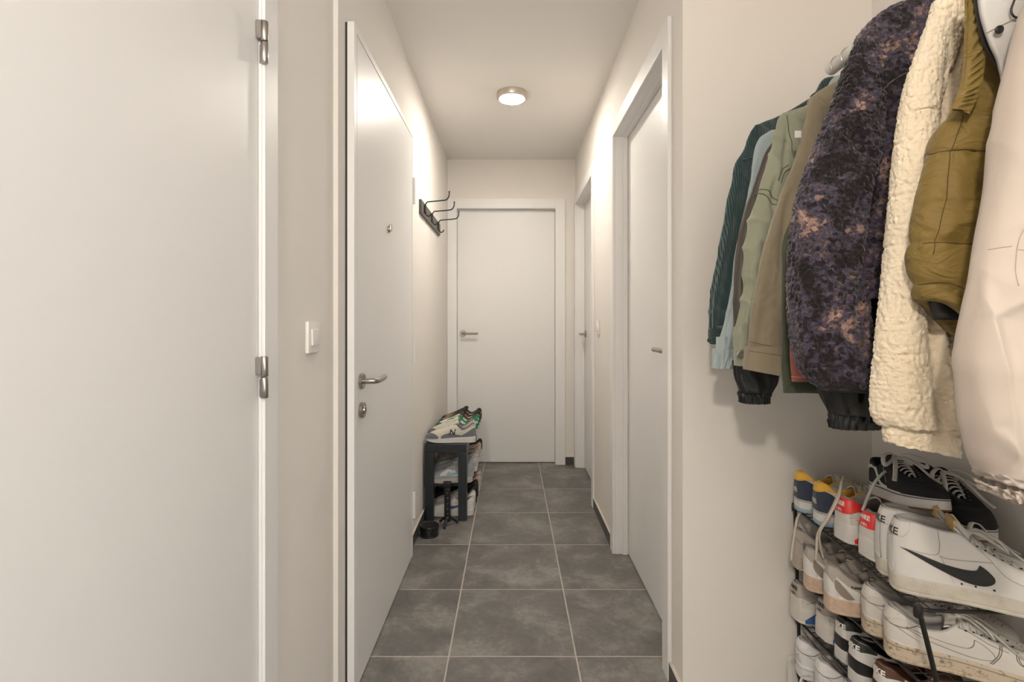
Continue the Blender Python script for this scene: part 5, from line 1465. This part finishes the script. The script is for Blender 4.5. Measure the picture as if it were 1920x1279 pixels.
surface_line(t, s1, S_CREAM, [(1684, 222), (1695, 221), (1712, 222), (1726, 228), (1736, 236)], ZG, .0011)
# 10 burgundy flannel, hem only
ZG = 0.912
garment('flannel_shirt', 'burgundy and black flannel shirt with its hem showing under the olive vest', 'shirt', ZG, 1.74, F_BURG, None, depth=.010, fold=.002, hem=CAMH - (686 - CY) * ZG / F_PX, wr=.002, seed=101, body_left=(1768 - CX) * ZG / F_PX, cut_collar=False)
# 11 olive puffer vest
ZG = 0.775
tv = thing('puffer_vest', 'quilted olive green puffer vest with dark front piping', 'vest', (RAILX, ZG, 1.16), 'garments on the rail')
def vest_body():
    rows = [(-120, 1960, 0), (-95, 1915, 0), (-60, 1862, 0), (-20, 1826, 0), (0, 1816, 0), (60, 1815, 0), (120, 1812, 0), (160, 1807, 0), (195, 1792, 0), (228, 1773, 0), (262, 1755, 0), (300, 1745, 0), (345, 1736, 0), (410, 1725, 0), (462, 1718, 0), (500, 1718, 0), (545, 1722, 0), (563, 1726, 0)]
    hs, xl, _ = px_rows(rows, ZG)
    n = len(hs); xr = [min(XA - .03, RAILX + max(.05, RAILX - a)) for a in xl]
    N, M = 150, 190
    V, F = loft_cloth(hs, xl, xr, [ZG] * n, [.016, .020, .024] + [.030] * (n - 3), N, M, .0022, 26, 111, fold=.002, closed_bot=False, power=2.7)
    # quilting channels: puffed between stitch lines (heights of the stitch lines at the left edge)
    hh = V[:M * N, 2]; 
    lines = [CAMH - (y - CY) * ZG / F_PX for y in (222, 292, 462, 540, 585)]
    skew = (V[:M * N, 0] - xl[9]) * -.14
    h2 = hh - skew
    d = np.zeros(M * N)
    for a, b in zip(lines[:-1], lines[1:]):
        q = np.clip((h2 - b) / (a - b), 0, 1); msk = (h2 > b) & (h2 <= a)
        d[msk] = np.sqrt(np.clip(4 * q * (1 - q), 0, 1))[msk]
    cx = (max(xr) + min(xl)) / 2
    puck = .0016 * np.sin(V[:M * N, 0] * 210 + 6 * np.sin(V[:M * N, 2] * 30)) * (1 - d) * (h2 < lines[0])
    sgn = np.sign(V[:M * N, 1] - ZG)
    V[:M * N, 1] += sgn * (d * .010 + puck) * np.clip(np.abs(V[:M * N, 1] - ZG) / .02, 0, 1)
    V[:M * N, 0] += np.sign(V[:M * N, 0] - cx) * (d - .6) * .005 * (np.abs(V[:M * N, 1] - ZG) < .022)
    xa, xb = (1735 - CX) * ZG / F_PX, (1830 - CX) * ZG / F_PX
    tb = np.clip((CAMH - (470 - CY) * ZG / F_PX - V[:, 2]) / .075, 0, 1); q = np.clip((V[:, 0] - xa) / (xb - xa), 0, 1)
    V[:, 2] -= tb * .055 * q * q * (3 - 2 * q)
    W_ = V[:M * N]; wp = W_ + .02 * np.stack([waves(W_, 6, 22, 131), waves(W_, 6, 22, 132), waves(W_, 6, 22, 133)], 1)
    rd = 1 - np.abs(np.clip(waves(wp, 5, 26, 134, (1.0, .3, 1.5)), -1, 1)); rd2 = 1 - np.abs(np.clip(waves(wp, 6, 60, 135, (1.0, .3, 1.2)), -1, 1))
    V[:M * N, 1] += np.where(W_[:, 1] < ZG, -1, 1) * (.0055 * (rd ** 2.5 - .3) + .0022 * (rd2 ** 2 - .3))
    return V, F
vb = obj('body', *vest_body(), F_OLIVE, tv, True)
cuff_band(tv, F_OLIVE, [(548, 1722, 1960), (562, 1724, 1960), (580, 1738, 1960), (606, 1752, 1960), (622, 1762, 1960), (628, 1770, 1958)], ZG + .05, .020, off=.0, name='hem', seed=112, wr=.004, pleat=.0008, npl=16)
obj('lining', *loft_cloth(*px_rows([(540, 1738, 1960), (600, 1752, 1960)], ZG + .012), [ZG + .012] * 2, [.020] * 2, 40, 10, .001, 20, 3), F_BLACK, tv, True)
for y_, pts in ((296, [(1738, 290), (1752, 289), (1790, 292), (1830, 300), (1880, 306)]), (462, [(1719, 458), (1740, 459), (1790, 463), (1850, 470)]), (540, [(1722, 534), (1745, 532), (1775, 545), (1806, 566)])):
    surface_line(tv, vb, S_OLIVE, pts, ZG, .0007, 'quilt_seam', off=.0003)
surface_line(tv, vb, S_OLIVE, [(1800, 205), (1785, 232), (1772, 258), (1764, 285), (1757, 320), (1750, 370), (1744, 400), (1735, 440), (1728, 480)], ZG, .0007, 'quilt_seam', off=.0003)
surface_line(tv, vb, S_OLIVE, [(1850, 132), (1862, 128), (1876, 130)], ZG, .0008, 'quilt_seam')
# gathered armhole binding
na, ka = 220, 11
La = smooth_path([P(x, y, ZG - .033) for x, y in ((1812, -60), (1815, 0), (1815, 60), (1812, 120), (1806, 160), (1796, 186), (1786, 204))], na)
Ra = smooth_path([P(x, y, ZG - .040) for x, y in ((1838, -60), (1842, 0), (1847, 55), (1848, 105), (1843, 150), (1832, 186), (1818, 214))], na)
Va = []
for i in range(ka):
    u = i / (ka - 1); row = La * (1 - u) + Ra * u
    mid = math.sin(math.pi * np.clip((u - .18) / .74, 0, 1))
    row[:, 1] -= .004 * math.sin(math.pi * u) + mid * (.0030 * np.sin(np.linspace(0, 1, na) * 95 + 5.5 * u + 1.2 * np.sin(np.linspace(0, 1, na) * 23)) - .002)
    Va.append(row)
Va = np.vstack(Va); nb = len(Va)
Fa = grid_faces(ka, na, False, flip=True) + [tuple(reversed([i + nb for i in f])) for f in grid_faces(ka, na, False, flip=True)]
obj('armhole_binding', np.vstack([Va, Va + np.array([0, .006, 0])]), Fa, F_OLIVE, tv, True)
front = smooth_path([P(x, y, ZG - .047) for x, y in ((1828, -60), (1833, 0), (1838, 40), (1846, 75), (1858, 100), (1872, 122), (1884, 146), (1892, 180), (1896, 240))], 60)
obj('front_piping', *tube(front, .0042, 8, .003, up=(0, 1, 0)), F_PIPE, tv, True)
hanger(ZG, 1.765, 'hanger holding the olive puffer vest')
# 12 stone shell jacket nearest the viewer
ZG = 0.660
ts = thing('shell_jacket', 'pale stone shell jacket with gathered cuff nearest the viewer', 'jacket', (RAILX, ZG, 0.93), 'garments on the rail')
rows = [(-150, 1985, 2040), (-60, 1956, 2060), (20, 1922, 2075), (90, 1902, 2072), (145, 1887, 2066), (180, 1880, 2062), (250, 1868, 2052), (330, 1856, 2042), (400, 1846, 2034), (450, 1838, 2028), (520, 1824, 2022), (580, 1809, 2018), (640, 1802, 2014), (720, 1803, 2010), (790, 1811, 2006), (825, 1821, 2002), (860, 1831, 1996), (888, 1843, 1990)]
hs, xl, xr = px_rows(rows, ZG)
n = len(hs)
V, F = loft_cloth(hs, xl, xr, [ZG] * n, [.02, .03] + [.042] * (n - 2), 150, 210, .0032, 18, 121, closed_bot=False, power=2.2, crease=.0055, cscale=13)
# broad creases pulling down from the elbow
cr = np.zeros(len(V))
def crease(pts, wl, wr_, amp, fade=.10):
    """tent-shaped crease along a path (photo pixels): sharp ridge, width wl to the left and wr_ to the right"""
    global cr
    path = smooth_path([P(x, y, ZG - .03) for x, y in pts], 40)
    zz = V[:, 2]; o_ = np.argsort(path[:, 2])
    xc = np.interp(zz, path[o_, 2], path[o_, 0]); d = V[:, 0] - xc
    prof = np.where(d < 0, np.clip(1 + d / wl, 0, 1) ** 1.3, np.clip(1 - d / wr_, 0, 1) ** 1.6)
    zt, zb_ = path[:, 2].max(), path[:, 2].min()
    f_ = np.clip((zt - zz) / (zt - zb_) / fade, 0, 1) * np.clip((zz - zb_) / (zt - zb_) / fade, 0, 1)
    cr += amp * prof * f_
crease([(1862, 420), (1858, 500), (1862, 600), (1868, 680), (1878, 760), (1888, 850), (1896, 900)], .05, .016, .012, .25)
crease([(1930, 500), (1905, 560), (1872, 590), (1862, 600)], .02, .05, .010, .3)
crease([(1940, 600), (1915, 680), (1905, 760), (1902, 860)], .02, .03, .008, .3)
crease([(1826, 640), (1832, 700), (1850, 760), (1862, 820), (1868, 880)], .012, .02, .006, .3)
crease([(1866, 800), (1880, 830), (1900, 870)], .012, .012, .006, .4)
crease([(1900, 180), (1884, 260), (1872, 340), (1866, 420)], .02, .05, .005, .3)
u = (V[:, 0] - .655); w_ = V[:, 2] - 1.115 - (V[:, 0] - .62) * .55
cr += .012 * np.exp(-(w_ / .022) ** 2) * np.clip(u / .04, 0, 1)
V[:, 1] -= cr * (V[:, 1] < ZG)
ss_ = obj('sleeve', V, F, F_SHELL, ts, True)
cuff_band(ts, F_SHELL, [(880, 1840, 1992), (895, 1846, 1988), (905, 1848, 1986), (912, 1852, 1984)], ZG, .040, off=0.0, pleat=.0022, npl=14, seed=122, name='lower_sleeve', wr=.002, slope=.010)
cuff_band(ts, F_SHELL, [(908, 1850, 1985), (918, 1856, 1982), (935, 1862, 1978), (950, 1868, 1974)], ZG, .036, off=0.0, pleat=.0042, npl=20, seed=123, slope=.016, N=150)
for pts in ([(1840, 470), (1852, 468), (1862, 467)], [(1868, 473), (1876, 475), (1882, 474)], [(1920, 385), (1902, 400), (1886, 420), (1874, 445), (1868, 470), (1864, 500), (1858, 540)]):
    surface_line(ts, ss_, S_SHELL, pts, ZG, .0006, off=.0003)
ts_b = [RAILX - .26, RAILX - .27]
V, F = loft_cloth([1.77, 1.758, 1.73, 1.68, 1.60, 1.40, 1.20, 1.02, 0.99], [RAILX - .05, RAILX - .07, RAILX - .10, .725, .715, .70, .69, .69, .695], [RAILX + .05, RAILX + .07, RAILX + .11, 1.05, 1.075, 1.08, 1.08, 1.08, 1.07],
                  [ZG + .015] * 9, [.016, .02, .026] + [.034] * 6, 80, 80, .003, 20, 125, fold=.004, closed_bot=False, power=2.8)
obj('body', V, F, F_SHELL, ts, True)
V, F = loft_cloth([1.77, 1.757, 1.72, 1.66], [1.085 - .16, 1.085 - .15, 1.085 - .12, 1.085 - .10], [1.06, 1.075, 1.086, 1.09], [ZG] * 4, [.01, .03, .035, .036], 24, 10, .001, 20, 7)
V2, F2 = loft_cloth([1.69, 1.60, 1.30, 0.95], [.985, .985, .99, 1.0], [1.088] * 4, [ZG - .005] * 4, [.02, .034, .034, .03], 32, 40, .003, 18, 8, closed_bot=False)
obj('sleeve', V2, F2, F_SHELL, ts, True)
# stand-up storm collar lying open towards the vest, with snap and drawcord
zc = ZG + .052
outl_t = [P(1836, -60, zc), P(1842, 0, zc), P(1848, 45, zc), P(1858, 85, zc), P(1874, 115, zc), P(1886, 150, zc), P(1890, 190, zc)]
outl_b = [P(1990, -60, zc), P(1980, 0, zc), P(1970, 45, zc), P(1960, 85, zc), P(1950, 115, zc), P(1945, 150, zc), P(1940, 190, zc)]
a_, b_ = smooth_path(outl_t, 40), smooth_path(outl_b, 40)
Vf, k = [], 24
for i in range(k):
    u = i / (k - 1)
    row = a_ * (1 - u) + b_ * u
    row[:, 1] -= .010 * math.sin(u * math.pi * .9) - .0025 * np.sin(np.linspace(0, 9, 40) + 5 * u)
    Vf.append(row)
Vf = np.vstack(Vf); back = Vf + np.array([0, .005, 0]); nb = len(Vf)
Ff = grid_faces(k, 40, False, flip=True) + [tuple(reversed([i + nb for i in f])) for f in grid_faces(k, 40, False, flip=True)]
for j in range(39):
    Ff.append((j, j + 1, j + 1 + nb, j + nb))
fl = obj('storm_collar', *(np.vstack([Vf, back]), Ff), F_SHELLG, ts, True)
surface_line(ts, fl, S_SHELL, [(1849, 62), (1875, 50), (1900, 38), (1920, 28)], zc, .0009)
sp = P(1871, 57, zc - .010)
obj('snap_button', *lathe([(0, .001), (.0052, .001), (.0056, -.0015), (.0045, -.003), (.0025, -.0022), (0, -.0022)], 20, (sp[0], sp[1] - .0015, sp[2]), 'y'), SNAPK, fl, True, sharp=40)
obj('drawcord', *tube(smooth_path([P(x, y, zc - .016) for x, y in ((1912, -30), (1902, 0), (1896, 18), (1900, 30), (1910, 33), (1922, 28), (1935, 10))], 40), .0013, 8), SNAPK, fl, True)
hanger(ZG, 1.775, 'hanger holding the stone shell jacket')
